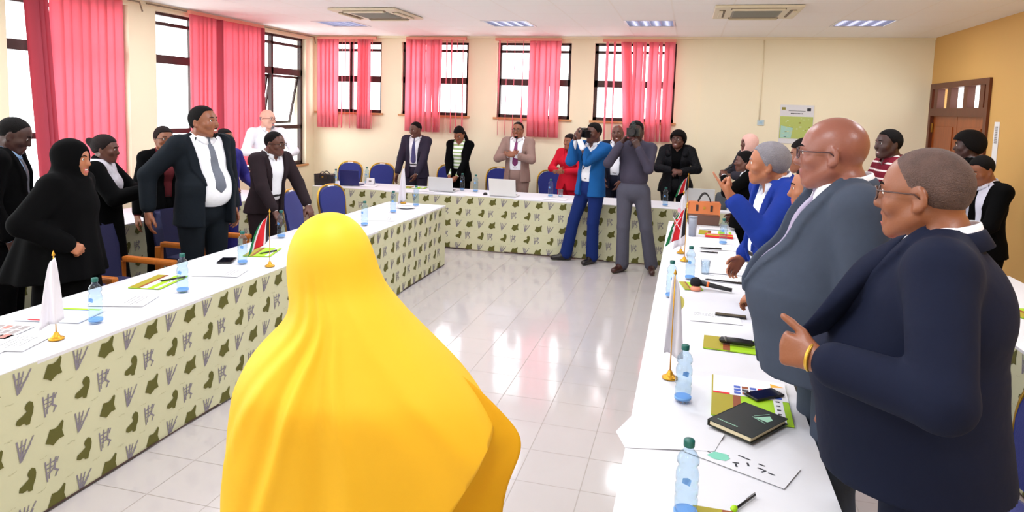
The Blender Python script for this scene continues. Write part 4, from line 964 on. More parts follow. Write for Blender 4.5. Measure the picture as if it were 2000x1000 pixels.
    for s_ in (1,-1): 
        if smile: E((s_*.042,.062,-.032),(.02,.02,.018),.012)
    hR=hand(F,AR,poseR,1,handR); hL=hand(F,AL,poseL,-1,handL)
    Rhi=Rh; hcf=hc.astype(float)
    def hl(P): return (P-hcf)@Rhi
    stub=hair in('stubble','greyfringe')
    def assign(P):
        q=hl(P); m=np.zeros(len(P),int)
        lips=(q[:,1]>.078)&(np.abs(q[:,0])<.027)&(((q[:,2]<-.050)&(q[:,2]>-.061)&(q[:,1]>.0865))|((q[:,2]<-.063-op*.3)&(q[:,2]>-.077-op)&(q[:,1]>.0865)))
        m[lips]=1
        if beard:
            bz=((q[:,2]<-.078)&(q[:,2]>-.118)&(np.abs(q[:,0])<.024)&(q[:,1]>.06))|((q[:,2]>-.0535)&(q[:,2]<-.0445)&(np.abs(q[:,0])<.024)&(q[:,1]>.08)); m[bz&~lips]=2
        return m
    body=F.obj('body',[skm,lipm(skn),hair_k if beard!='grey' else hair_g],root,assign)
    del F
    # eyes
    m=MB()
    for s_ in (1,-1):
        c=H_((s_*.030,.0795,.0105)); f_=Rh@np.array([0,1,0]); rr_=.0105
        ring=[]; U=Rh@np.array([1,0,0]); Wv=Rh@np.array([0,0,1]); vs=[];fs=[];mi=[]
        nr_,ns_=9,12
        for i in range(nr_+1):
            a=PI*.75*i/nr_
            for j in range(ns_): b_=2*PI*j/ns_; vs.append(c+rr_*(f_*math.cos(a)+(U*math.cos(b_)+Wv*math.sin(b_))*math.sin(a)))
        for i in range(nr_):
            for j in range(ns_):
                m.f.append([len(m.v)+i*ns_+j,len(m.v)+i*ns_+(j+1)%ns_,len(m.v)+(i+1)*ns_+(j+1)%ns_,len(m.v)+(i+1)*ns_+j]); m.m.append(1 if i<3 else 0); m.sm.append(True)
        m.v+=[tuple(map(float,v)) for v in vs]
    m.build('eyes',[eyew,iris],root)
    if smile:
        m=MB(); c=[(-.019,.085),(-.012,.0915),(0,.094),(.012,.0915),(.019,.085)]; vs=[];
        for z in (-.0580+op*.1,-.0645-op*.1):
            for a,b_ in c: vs.append(H_((a,b_-.002,z)))
        m.add(vs,[(i,i+1,i+6,i+5) for i in range(4)],0,True); m.build('teeth',teeth_m,root)
    # brows
    m=MB()
    for s_ in (1,-1): m.tube([H_((s_*.014,.0965,.0295)),H_((s_*.03,.092,.034)),H_((s_*.047,.078,.029))],[.0028,.0032,.0015],6)
    m.build('eyebrows',hair_g if hair in('grey','greyfringe') and skn in('pale','warm') else hair_k,root)
    # ---- hair
    def hairfield(inf,cut,k=.01,r_=None,extra_=None,name='hair',mat_=None):
        rr_=r_ or min(res,.008)
        lo2=hc-.22; hi2=hc+.24
        if extra_: 
            for (a,b_,ra,rb) in extra_: lo2=np.minimum(lo2,np.minimum(H_(a),H_(b_))-max(ra,rb)-.03); hi2=np.maximum(hi2,np.maximum(H_(a),H_(b_))+max(ra,rb)+.03)
        G=Field(lo2,hi2,rr_)
        for c,r in (((0,-.014,.032),(.076*hw,.097,.091)),((0,.015,.02),(.067*hw,.068,.09))):
            fn,l0,h0=el(H_(c),tuple(q+inf for q in r),Rh); G.u(fn,l0,h0,k)
        G.inter(lambda P: cut((P-hcf.astype(np.float32))@Rh))
        if extra_:
            for (a,b_,ra,rb) in extra_:
                f,l0,h0=rc(H_(a),H_(b_),ra,rb); G.u(f,l0,h0,.02)
        return G.obj(name,mat_ or hairm,root)
    # hairline: keep where g<0
    front=lambda q,zf=.055,zb=-.055: (zf+(q[...,1]<.0)*0)-q[...,2]
    def line(q,zf,zs,zb): # height of hairline by front/back position
        y_=q[...,1]; t=np.clip((y_+.09)/.17,0,1); z=np.where(t>.55,zs+(zf-zs)*np.clip((t-.55)/.3,0,1),zb+(zs-zb)*np.clip((t)/.55,0,1)); return (z-q[...,2])*.9
    if hair=='short': hairfield(.007,lambda q:line(q,.078,.0,-.055))
    elif hair=='shortthin': hairfield(.0035,lambda q:line(q,.085,.01,-.05))
    elif hair=='stubble': hairfield(.0022,lambda q:line(q,.075,.0,-.062),r_=.006,mat_=hair_s)
    elif hair=='grey': hairfield(.009,lambda q:line(q,.08,.0,-.06))
    elif hair=='greyfringe': hairfield(.004,lambda q:np.maximum(line(q,.2,.0,-.05),q[...,2]-.03),mat_=hair_g)
    elif hair=='afro': hairfield(.035,lambda q:line(q,.06,-.01,-.06),k=.02)
    elif hair=='bunback': hairfield(.010,lambda q:line(q,.07,.0,-.05),extra_=[((0,-.12,.05),(0,-.13,.06),.035,.03)])
    elif hair=='buntop': hairfield(.02,lambda q:line(q,.065,-.01,-.06),extra_=[((0,-.06,.15),(0,-.07,.16),.035,.03),((-.05,-.07,0),(-.06,-.09,-.16),.05,.045),((.05,-.07,0),(.06,-.09,-.16),.05,.045),((0,-.09,0),(0,-.11,-.17),.06,.06)])
    elif hair=='long': hairfield(.012,lambda q:line(q,.07,-.0,-.06),extra_=[((-.05,-.05,0),(-.07,-.05,-.17),.035,.035),((.05,-.05,0),(.07,-.05,-.17),.035,.035),((0,-.08,0),(0,-.09,-.19),.05,.05)])
    elif hair=='ponyside': hairfield(.010,lambda q:line(q,.07,.0,-.05),extra_=[((-.05,-.07,-.02),(-.12,-.04,-.22),.035,.02)])
    # ---- glasses
    if glasses:
        g=thing('glasses',None,None); g.parent=root
        gm=glm or black_m; m=MB()
        for s_ in (1,-1):
            pts=[]
            for i in range(14):
                a=2*PI*i/14; pts.append(H_((s_*.033+.024*math.copysign(abs(math.cos(a))**.7,math.cos(a)),.104-.012*abs(math.cos(a))*(1 if s_*math.cos(a)>0 else -.2),.006+.017*math.copysign(abs(math.sin(a))**.7,math.sin(a)))))
            m.tube(pts,.0017 if glasses=='thin' else .0024,6,closed=True)
            m.tube([H_((s_*.056,.094,.014)),H_((s_*.078*hw,.06,.014)),H_((s_*.087*hw,.0,.012)),H_((s_*.082*hw,-.018,-.004))],.0022,6)
        m.tube([H_((-.01,.105,.008)),H_((0,.108,.011)),H_((.01,.105,.008))],.0018,6)
        m.build('glasses_frame',gm,g)
        m=MB()
        for s_ in (1,-1): m.add([H_((s_*.033+.022*math.cos(2*PI*i/10),.101-.006*math.cos(2*PI*i/10)*s_,.006+.016*math.sin(2*PI*i/10))) for i in range(10)],[tuple(range(10))])
        m.build('lens',lens_m,g)
    # ---- clothes
    jr=res
    def collarF(F,inf,top=.045,notch=True):
        a=tp((0,-.014,1.445)); b_=tp((0,-.004,1.445+.028+top)); f,l0,h0=rc(a,b_,nr+.012+inf,nr+.005+inf); F.u(f,l0,h0,.006)
    Trm=trm or jm
    if outfit in('suit','shirtpants','coat','woman'):
        F=Field((lo[0],lo[1],-.01),(hi[0],hi[1],1.12),jr)
        c,r=T[0]; fn,l0,h0=el(c,tuple(q+.008 for q in r)); F.u(fn,l0,h0,.03)
        if outfit!='woman' : 
            c,r=T[1]; fn,l0,h0=el(tp(c),tuple(q+.004 for q in r),Rl); F.u(fn,l0,h0,.03)
        legF(F,.014,.03,True,.99)
        F.inter(lambda P:P[...,2]-1.07)
        F.obj('trousers',Trm,root)
    if outfit in('suit','coat','shirtpants','woman'):
        # shirt
        F=Field(lo,hi,jr); torso(F,.006,lower=False)
        F.u(*[z for z in el(tp((0,T[1][0][1],1.05)),(T[1][1][0]-.004,T[1][1][1]-.014,.10),Rl)],k=.03)
        inn=outfit=='suit' or outfit=='coat'
        if inn:
            for A in (AR,AL):
                e,w_=A[1],A[2]; a=e+(w_-e)*.6; b_=e+(w_-e)*.965; f,l0,h0=rc(a,b_,.036,.031); F.u(f,l0,h0,.005)
        else:
            for A in (AR,AL): armF(F,A,.012,.93)
        # neck opening
        zb=(1.40 if not female else 1.385) if not tie else 1.455
        nc=H_((0,-.022,-.045)); f,l0,h0=rc(tp((0,-.012,1.47)),nc+ (nc-tp((0,-.012,1.47)))*.5,nr-.001,nr-.001)
        F.sub(f,l0,h0,.003)
        def vneck(P,zb=zb): 
            return np.maximum(np.abs(P[...,0])-(P[...,2]-zb)*.42,-(P[...,1]-.03))
        F.sub(tf(vneck),tp((-.12,-.05,1.30)),tp((.12,.2,1.58)),.002)
        so_=F.obj('shirt',sm or shirt_w,root)
        if collar:  # turned-down collar as a folded strip round the neck
            gap=.10 if tie else .42; n=28; m=MB(); rr_=nr+.004
            for i in range(n+1):
                a=gap+(2*PI-2*gap)*i/n; fr=(math.cos(a)+1)/2; x_,y_=math.sin(a),math.cos(a)
                zt_=1.504-.034*fr; zi=1.435-.02*fr; pt=(fr>.85)*(fr-.85)/.15
                for (r2,z2) in ((rr_+.006,zi),(rr_+.002,zt_-.004),(rr_+.005,zt_),(rr_+.009,zt_-.003),(rr_+.019+.012*fr,zt_-.034-.030*pt)):
                    m.v.append(tuple(map(float,tp((x_*r2,y_*r2*1.02-.012+(1-fr)*-.006+fr*.006,z2)))))
            m.f=[[i*5+j,i*5+j+1,i*5+j+6,i*5+j+5] for i in range(n) for j in range(4)]; m.m=[0]*len(m.f); m.sm=[True]*len(m.f)
            o_=m.build('shirt_collar',sm or shirt_w,root); s_=o_.modifiers.new('s','SOLIDIFY'); s_.thickness=.0022; s_.offset=1
    zv0=1.50
    def vw(z): # half-width of jacket opening at height z
        t=np.clip((z-vbot)/(1.47-vbot),0,1.2); w=vtop*t**.85*(1 if not female else .9)
        if open_: w=np.sqrt(w*w+open_*open_*.8)*np.clip((1.53-z)/.05,.55,1)
        else:
            w=np.where(z<vbot,np.clip((vbot-.12-z),0,1)*.35-.02,w-.001)
        return w
    if outfit in('suit','coat'):
        def jac(F,inf):
            torso(F,inf)
            # skirt of the jacket
            a=tp((0,.01+belly*.4,1.05)); c=np.array([0,.0+belly*.25,hems+.05])
            def hemf(P):
                t=np.clip((1.12-P[...,2])/(1.12-hems),0,1); rx=(T[1][1][0]+inf-.004)*(1-t)+(T[0][1][0]+inf+.018)*t; ry=(T[1][1][1]+inf-.006)*(1-t)+(T[0][1][1]+inf+.02+belly*.45)*t
                yc=(T[1][0][1])*(1-t)+(belly*.3)*t
                k0=np.sqrt((P[...,0]/rx)**2+((P[...,1]-yc)/ry)**2); d=(k0-1)*np.minimum(rx,ry); return np.maximum(np.maximum(d,hems-P[...,2]),P[...,2]-1.13)
            F.u(tf(hemf),tp((-.4*gx,-.4,hems-.02)),tp((.4*gx,.5,1.15)),.02)
        F=Field(lo,hi,jr); jac(F,.020)
        for A in (AR,AL): armF(F,A,.021,.84,w=1.0)
        # shoulder pads
        for s_ in (1,-1): f,l0,h0=rc(tp((s_*sw*.55,-.01,1.418)),tp((s_*sw*1.03,-.008,1.405)),.057,.066); F.u(f,l0,h0,.02)
        # lapels: slightly raised bands along the opening
        G=F.F.copy(); P_=F.sl(F.lo,F.lo+F.res*F.n)[1]; q=(P_-pel.astype(np.float32))@Rl+pel.astype(np.float32)
        z=q[...,2]; w=vw(z); lw=.052*np.clip((z-vbot+.02)/.14,0,1)*np.clip((1.50-z)/.05,.2,1)
        band=np.maximum(np.maximum(np.abs(q[...,0])-(w+lw),-(q[...,1]-.02)),vbot-z)
        if outfit=='suit': F.F=np.minimum(G,np.maximum(G-(.013 if res<.0085 else .010),band)).astype(np.float32)
        # back collar
        cut=lambda P: np.maximum(np.abs(P[...,0])-vw(P[...,2]),-(P[...,1]-.012))
        F.sub(tf(cut),tp((-.3,0,.70)),tp((.3,.6,1.62)),.009)
        f,l0,h0=rc(tp((0,-.010,1.44)),tp((0,-.010,1.62)),nr+.020,nr+.03); F.sub(f,l0,h0,.006)
        F.obj('jacket' if outfit=='suit' else 'coat',jm,root)
        n=22; m=MB(); rr_=nr+.017
        for i in range(n+1):
            a=1.0+(2*PI-2.0)*i/n; fr=(math.cos(a)+1)/2; x_,y_=math.sin(a),math.cos(a); zt_=1.488-.034*fr
            for (r2,z2) in ((rr_+.004,1.425-.03*fr),(rr_+.000,zt_-.004),(rr_+.004,zt_),(rr_+.010,zt_-.004),(rr_+.030+.012*fr,zt_-.040-.012*fr)):
                m.v.append(tuple(map(float,tp((x_*r2*1.04,y_*r2*1.02-.014+fr*.012,z2)))))
        m.f=[[i*5+j,i*5+j+1,i*5+j+6,i*5+j+5] for i in range(n) for j in range(4)]; m.m=[0]*len(m.f); m.sm=[True]*len(m.f)
        o_=m.build('jacket_collar',jm,root); s_=o_.modifiers.new('s','SOLIDIFY'); s_.thickness=.005; s_.offset=1
        if tie:
            F=Field(tp((-.08,-.02,1.0))-.1,tp((.08,.3+belly,1.52))+.1,min(jr,.008)); torso(F,.013,lower=False)
            F.u(*[z for z in el(tp((0,.0+belly*.4,1.04)),(T[1][1][0]+.012,T[1][1][1]+.007,.10),Rl)],k=.03)
            def tiem(P):
                z=P[...,2]; w=.014+.030*np.clip((1.47-z)/.34,0,1); w=np.where(z<1.10,np.maximum(0,.044-(1.10-z)*1.1),w); return np.maximum(np.maximum(np.abs(P[...,0])-w,-(P[...,1]-.03)),np.maximum(z-1.46,1.06-z))
            F.inter(tf(tiem)); f,l0,h0=rc(tp((0,nr+.004,1.474)),tp((0,nr+.012,1.447)),.017,.012); F.u(f,l0,h0,.006)
            F.obj('tie',tm or mm('dark_tie',s2l(50,54,80),.6),root)
        if pocket: 
            MB().poly([(-.03,0),(.03,0),(.035,.02),(.015,.045),(-.005,.02),(-.02,.04)],lambda a,b_:tuple(tp((-.105*gx+a,np.float64(.125*gx**.8+.012+.3*belly-abs(a)*.2),1.27+b_)))).build('pocket_square',pocket,root)
    if outfit=='robe':   # loose full length dress
        F=Field((min(lo[0],-.36),min(lo[1],-.34),0),(max(hi[0],.36),max(hi[1],.34),hi[2]),jr); torso(F,.022)
        for A in (AR,AL): armF(F,A,.034,.97,w=1.08)
        def sk(P):
            t=np.clip((1.2-P[...,2])/1.18,0,1); an=np.arctan2(P[...,0],P[...,1]); rr_=(.16+.10*t)*(1+.04*t*np.sin(an*9+P[...,2]*2)); rr_=rr_*gx; d=np.sqrt(P[...,0]**2+(P[...,1]*1.15)**2)-rr_; return np.maximum(np.maximum(d*.9,.015-P[...,2]),P[...,2]-1.2)
        F.u(sk,(-.32*gx,-.32*gx,0.015),(.32*gx,.32*gx,1.2),.03)
        f,l0,h0=rc(tp((0,-.012,1.45)),H_((0,-.022,-.04)),nr-.002,nr-.002); F.sub(f,l0,h0,.003)
        F.obj('dress',jm,root)
    if outfit in('suit','coat','shirtpants','woman'):
        F=Field((-.26*gx,-.3,1.0),(.26*gx,.3+belly,1.1),.008)
        c,r=T[1]; c=tp(c); 
        fn,_,_=el(c,tuple(q+.009 for q in r),Rl); F.u(fn,F.lo,F.lo+F.res*F.n,.001); F.inter(lambda P:np.abs(P[...,2]-1.035)-.016)
        F.obj('belt',belt_m,root)
    # shoes
    for (a,kn,an,fa) in LG:
        F=Field((an[0]-.14,an[1]-.16,-.01),(an[0]+.16 if fa>0 else an[0]+.14,an[1]+.24,.14),min(.009,jr))
        R_=np.array([math.sin(math.radians(fa)),math.cos(math.radians(fa)),0])
        hl_=np.array([an[0],an[1],.045])-R_*.035; to=np.array([an[0],an[1],.034])+R_*.165
        f,l0,h0=rc(hl_,to,.044,.032); F.u(f,l0,h0,.01); f,l0,h0=rc(an+np.array([0,0,.01]),an+R_*.06+np.array([0,0,-.02]),.042,.036); F.u(f,l0,h0,.02)
        F.inter(lambda P:.004-P[...,2])
        F.obj('shoe',shoes or shoe_k,root)
    if extra: extra(root,dict(H=H_,tp=tp,tf=tf,Rh=Rh,hc=hc,Rl=Rl,lo=lo,hi=hi,AR=AR,AL=AL,hR=hR,hL=hL,nr=nr,torso=torso,armF=armF,pel=pel,gx=gx,T=T,sw=sw,hw=hw))
    return root
def hood(root,q,m,inf=.016,face=.052,res=.008,cape=None,name='hijab'):
    """head covering with a face opening, optional cape to a given height"""
    H,Rh,hc,tp=q['H'],q['Rh'],q['hc'],q['tp']; lo=np.minimum(q['lo'],hc-.3); hi=np.maximum(q['hi'],hc+.2)
    if cape is None: lo=hc-np.array([.2,.2,.32]); hi=hc+np.array([.2,.2,.2])
    F=Field((lo[0],lo[1],(cape['z'] if cape else lo[2])-.03),(hi[0],hi[1],hi[2]),res)
    for c,r in (((0,-.02,.028),(.082,.100,.094)),((0,.0,-.03),(.075,.080,.09))):
        fn,l0,h0=el(H(c),tuple(z+inf for z in r),Rh); F.u(fn,l0,h0,.03)
    f,l0,h0=rc(H((0,-.02,-.06)),tp((0,-.02,1.44)),.082,.10); F.u(f,l0,h0,.05)
    f,l0,h0=rc(H((0,.03,-.10)),tp((0,.05,1.38)),.055,.07); F.u(f,l0,h0,.04)
    if cape:
        q['torso'](F,cape.get('inf',.035))
        for A in (q['AR'],q['AL']) if cape.get('arms') else ():
            q['armF'](F,A,cape.get('ainf',.05),cape.get('t',.8),w=1.1)
        zc=cape['z']
        def cp(P):
            t=np.clip((1.42-P[...,2])/(1.42-zc),0,1); an=np.arctan2(P[...,0]-cape.get('x',0)*t,P[...,1]-cape.get('y',0)*t)
            rx=cape.get('r0',.17)+(cape['rx']-.17)*t; ry=.13+(cape['ry']-.13)*t; fold=1+.045*t*np.sin(an*11+2*t)
            k0=np.sqrt(((P[...,0]-cape.get('x',0)*t)/rx)**2+((P[...,1]-cape.get('y',0)*t)/ry)**2)/fold; return np.maximum(np.maximum((k0-1)*np.minimum(rx,ry)*.8,zc-P[...,2]),P[...,2]-1.42)
        F.u(cp,lo,hi,.06)
    # face opening
    fo=((0,.12,-.018),(face,.085,.088)); fn,l0,h0=el(H(fo[0]),fo[1],Rh); F.sub(fn,l0-.02,h0+.02,.004)
    return F.obj(name,m,root)
# ------------------------------------------------------------------ the people in the room
R_NEAR,R_MID,R_FAR=.007,.009,.0105
navy=suitm('navy_suit',(16,22,44)); greys=suitm('slate_grey_suit',(62,70,86)); blues=suitm('royal_blue_suit',(22,48,134)); blues2=suitm('teal_blue_jacket',(24,86,150)); trb=suitm('navy_blue_trousers',(20,40,100))
dkteal=suitm('dark_teal_suit',(15,22,30)); brn=suitm('dark_brown_suit',(38,28,33)); blk=mm('black_cloth',(.0012,.0012,.0016),.9,spec=.08,bump=.3,bscale=9); inknavy=suitm('ink_navy_suit',(18,20,36)); taupe=suitm('taupe_suit',(142,116,108)); redm=suitm('red_jacket',(190,22,44)); chr_=suitm('charcoal_shirt',(66,62,78)); chrt=suitm('charcoal_trousers',(78,78,92)); plum=suitm('dark_plum_suit',(46,40,56)); maroon=suitm('maroon_knit',(110,22,40))
# --- right side, nearest
def watch_(root,q):
    hd=q['hL']; tp=q['tp']; A_=[tp((-.075,.06,1.475)),tp((-.10,.115,1.40)),tp((-.085,.17,1.30)),tp((-.04,.215,1.20))]
    B_=[tp((-.055,.075,1.465)),tp((-.04,.17,1.40)),hd*.55+tp((-.02,.20,1.36))*.45,hd+np.array([.0,.01,.012])]
    m=MB(); n=8; L=lambda P,t: P[min(2,int(t*3))]*(1-(t*3-min(2,int(t*3))))+P[min(2,int(t*3))+1]*(t*3-min(2,int(t*3)))
    m.v=[tuple(map(float,L(A_,i/n)*(1-j/4)+L(B_,i/n)*(j/4)+np.array([-.012*math.sin(PI*j/4),0,0]))) for i in range(n+1) for j in range(5)]
    m.f=[[i*5+j,i*5+j+1,i*5+j+6,i*5+j+5] for i in range(n) for j in range(4)]; m.m=[0]*len(m.f); m.sm=[True]*len(m.f)
    o=m.build('pulled_lapel',navy,root); s_=o.modifiers.new('s','SOLIDIFY'); s_.thickness=.006; s_.offset=0; s_=o.modifiers.new('u','SUBSURF'); s_.levels=1; s_.render_levels=2
    A=q['AL']; p=A[1]+(A[2]-A[1])*1.06; d=nrm(A[2]-A[1]); u=nrm(np.cross(d,(0,0,1))); w=np.cross(d,u)
    MB().tube([p+(u*math.cos(a*PI/8)+w*math.sin(a*PI/8))*.031 for a in range(16)],.005,8,closed=True).build('wrist_watch',gold_m,root)
person('heavy-set person in navy suit with pink tie and glasses, gripping the lapel, nearest at right',.632,2.08,165,h=1.803,skn='mid',hair='stubble',lean=.04,hy=.24,hp=.0,girth=1.22,belly=.09,
  armL=(-.265,.25,1.17),poleL=(-.6,-.5,-.8),poseL='pinch',handL=(.9,.1,-.1),armR=(.28,.0,.84),poseR='relaxed',jm=navy,tm=mm('pink_tie',s2l(214,36,88),.5),open_=.0,vbot=1.16,glasses='thick',glm=mm('brown_frame',s2l(70,40,34),.35),smile=1,res=R_NEAR,hres=.0055,extra=watch_,shoes=shoe_k)
person('tall bald person with glasses in slate grey suit, second along the right table',.514,2.72,184,h=1.879,skn='rose',hair=None,lean=.06,hy=.32,hp=.02,girth=1.2,belly=.10,
  armL=(-.28,.04,.83),armR=(.28,.04,.83),poseL='relaxed',poseR='relaxed',jm=greys,tm=mm('lavender_tie',s2l(150,140,170),.5),open_=.0,vbot=1.10,vtop=.085,glasses='thin',glm=mm('dark_frame',s2l(60,30,34),.35),res=R_NEAR,hres=.0055)
person('grey-haired person in royal blue suit with raised hand and lilac pocket square',.45,4.14,198,h=1.725,skn='warm',hair='grey',hairm=hair_g,lean=.27,hp=.26,hy=.5,girth=1.12,belly=.05,
  armL=(-.15,.43,1.37),poleL=(-.5,.5,-1),poseL='point',handL=(.2,-.2,1),armR=(.23,.20,.96),jm=blues,sm=suitm('light_blue_shirt',(226,232,246)),tie=False,open_=.05,pocket=mm('lilac_silk',s2l(200,180,240),.5),res=.008,hres=.0065)
person('person with lavender tie mostly hidden behind the bald head of the man in grey',.587,3.50,170,h=1.65,skn='warm',hair='short',armR=(.2,.2,1.0),armL=(-.13,.27,1.04),poseL='hold',poseR='hold',jm=mm('silver_grey_suit',s2l(150,150,160),.7,bump=.3,bscale=9),tm=mm('lavender_tie',s2l(150,140,170),.5),lean=.06,res=R_MID)
person('person with long black hair tied up and pale blouse, behind the royal blue suit',.80,5.15,172,h=1.716,skn='mid',hair='buntop',female=True,outfit='coat',jm=blk,sm=suitm('lilac_blouse',(210,206,230)),tie=False,open_=.09,armR=(.15,.3,1.15),armL=(-.12,.32,1.15),poseR='clasp',poseL='clasp',res=R_MID)
def micheld(root,q):
    p=q['hL']; t=nrm(q['H']((0,.10,-.02))-p)
    MB().tube([p-t*.05,p+t*.07,p+t*.09,p+t*.12],[.012,.014,.024,.020],12).build('held_phone',black_m,root)
person('person with long black hair holding a black device to the face, beyond the raised hand',.56,7.2,178,h=1.51,skn='dark',hair='long',female=True,outfit='coat',jm=blk,tie=False,open_=.05,armL=(-.08,.24,1.42),armR=(.2,.1,.95),poseL='grip',extra=micheld,res=R_MID)
person('person in pale pink head scarf at the right end of the far table',.763,9.38,-150,h=1.618,skn='dark',hair=None,female=True,outfit='robe',jm=suitm('dark_grey_dress',(50,48,58)),armR=(.12,.3,1.15),armL=(-.12,.3,1.15),poseR='clasp',poseL='clasp',res=R_FAR,hy=.15,
  extra=lambda r,q:hood(r,q,suitm('pale_pink_scarf',(236,190,180)),inf=.018,face=.062))
# stripe sweater
def stripes(root,q,c0=(110,22,40),c1=(228,214,214),n=16,nm='striped_knit'):
    sw_=[o for o in root.children if o.name.startswith('shirt')][0]; me=sw_.data; me.materials.append(suitm('white_knit_stripe',(226,214,214)))
    me.materials.pop()
    m=suitm(nm,c0); me.materials[0]=m; nt=m.node_tree; b=nt.nodes['Principled BSDF']; tc=nt.nodes.new('ShaderNodeTexCoord'); sx=nt.nodes.new('ShaderNodeSeparateXYZ'); nt.links.new(tc.outputs['Object'],sx.inputs[0])
    t=mth('GREATER_THAN',mth('FRACT',mth('MULTIPLY',sx.outputs[2],n,nt),None,nt),.78 if n==16 else .45,nt); mx=nt.nodes.new('ShaderNodeMixRGB'); old=b.inputs['Base Color'].links[0].from_socket
    nt.links.new(t,mx.inputs[0]); nt.links.new(old,mx.inputs[1]); mx.inputs[2].default_value=(*s2l(*c1),1); nt.links.new(mx.outputs[0],b.inputs['Base Color'])
person('smiling person in maroon sweater with white stripes, between the two heads at right',1.655,6.45,-170,h=1.788,skn='deep',hair='short',outfit='shirtpants',sm=maroon,trm=blk,tie=False,armR=(.12,.3,1.18),armL=(-.12,.3,1.18),poseR='clasp',poseL='clasp',smile=1,res=R_MID,hy=-.2,extra=stripes)
person('person with full round black hair in front of the wooden door',2.536,7.25,160,h=1.768,skn='deep',hair='afro',jm=blk,tie=False,res=R_FAR,armR=(.2,.2,1.0),armL=(-.2,.2,1.0))
person('person in black jacket and pale shirt looking down at hands, right picture edge',2.281,6.2,-158,h=1.605,skn='mid',hair='short',outfit='coat',jm=blk,sm=suitm('pale_lilac_shirt',(214,214,232)),tie=True,tm=blk,open_=.09,lean=.06,hp=-.35,armR=(.1,.33,.98),armL=(-.12,.33,.98),poseR='hold',poseL='hold',res=R_MID)
# --- far row behind the back table
person('person in dark suit with navy tie leaning forward behind the far table',-3.896,9.40,-92,h=1.623,skn='dark',hair='shortthin',jm=plum,tm=mm('navy_tie',s2l(60,58,110),.5),open_=.07,lean=.12,side=-.03,hy=.35,hp=-.1,hr=.1,armR=(.26,.17,.84),armL=(-.12,.30,.88),poleL=(-1,-.4,0),poseL='relaxed',poseR='relaxed',smile=1,res=R_FAR)
person('person in black jacket and pale striped top looking down, behind the grey laptop',-3.226,9.42,-93,h=1.579,skn='mid',hair='ponyside',female=True,outfit='coat',jm=blk,sm=suitm('pale_striped_top',(224,232,214)),tie=False,collar=False,open_=.07,hp=-.55,extra=lambda r,q:stripes(r,q,(150,176,120),(236,240,236),18,'green_striped_top'),armR=(.06,.27,.93),armL=(-.06,.28,.91),poleR=(1,-.3,-.2),poleL=(-1,-.3,-.2),poseR='clasp',poseL='clasp',res=R_FAR)
person('person in taupe suit with purple tie clapping behind the white laptop',-2.347,9.42,-92,h=1.677,skn='mid',hair='shortthin',jm=taupe,tm=mm('purple_tie',s2l(110,24,90),.5),open_=.09,armR=(.03,.27,1.24),armL=(-.03,.29,1.23),poleR=(1,-.2,-.7),poleL=(-1,-.2,-.7),poseR='flat',poseL='flat',handR=(-1,0,0),handL=(1,0,0),glasses='thin',smile=1,beard='k',res=R_FAR)
person('person in red jacket with long dark hair clapping behind the far table',-1.596,9.40,-105,h=1.532,skn='mid',hair='long',hairm=hair_br,female=True,outfit='coat',jm=redm,sm=suitm('red_jacket_top',(190,22,44)),tie=False,open_=.0,armR=(.04,.28,1.15),armL=(-.04,.29,1.14),poleR=(1,-.2,-.7),poleL=(-1,-.2,-.7),poseR='flat',poseL='flat',handR=(-1,0,0),handL=(1,0,0),hy=.3,res=R_FAR)
person('smiling person in dark jacket standing between and behind the two photographers',-.94,9.42,-95,h=1.683,skn='dark',hair=None,jm=inknavy,tie=False,open_=.07,smile=1,hr=.1,armR=(.12,.25,.95),armL=(-.1,.28,.93),res=R_FAR)
def camera_(root,q,up=0):
    f=q['H']((0,.155,.012)); d=nrm(q['Rh']@np.array([0,1,0])); u=nrm(q['Rh']@np.array([1,0,0])); w=nrm(q['Rh']@np.array([0,0,1]))
    B=lambda a,b_,c:tuple(f+u*a+d*b_+w*c)
    t=thing('photo_camera',None,None); t.parent=root
    def bx(m,x0,x1,y0,y1,z0,z1,mi=0): m.add([B(a,b_,c) for c in (z0,z1) for a,b_ in ((x0,y0),(x1,y0),(x1,y1),(x0,y1))],[(0,3,2,1),(4,5,6,7),(0,1,5,4),(1,2,6,5),(2,3,7,6),(3,0,4,7)],mi)
    m=MB(); bx(m,-.068,.068,-.035,.03,-.05,.035); bx(m,-.028,.028,-.03,.035,.035,.06); bx(m,-.068,-.035,-.02,.05,-.045,.03); m.build('camera_body',black_m,t)
    MB().tube([B(0,.03,-.008),B(0,.07,-.008),B(0,.075,-.008),B(0,.12,-.008)],[.036,.036,.040,.040],18).build('camera_lens',black_m,t)
    MB().tube([B(0,.1202,-.008),B(0,.1215,-.008)],[.033,.033],18).build('lens_glass',mm('lens_front',(.01,.01,.02),.05),t)
    if up:
        m=MB(); bx(m,-.02,.02,-.02,.03,.06,.085); m.tube([B(0,0,.095),B(0,.06,.095)],.012,10); m.build('mounted_microphone',mm('foam_grey',s2l(60,70,70),.9),t)
        m=MB(); m.tube([B(0,-.05,.02),B(0,-.02,.02)],.016,10); m.build('viewfinder',black_m,t)
    return t
def camera_ph(root,q): camera_(root,q)
tmp=[]
def mk_badge(root,q):
    camera_(root,q)
    m=MB(); m.tube([q['tp']((-.09,.0,1.47)),q['tp']((-.06,.15,1.3)),q['tp']((.0,.17,1.16))],.004,6); m.tube([q['tp']((.09,.0,1.47)),q['tp']((.06,.15,1.3)),q['tp']((.0,.17,1.16))],.004,6); m.build('camera_strap',blk,root)
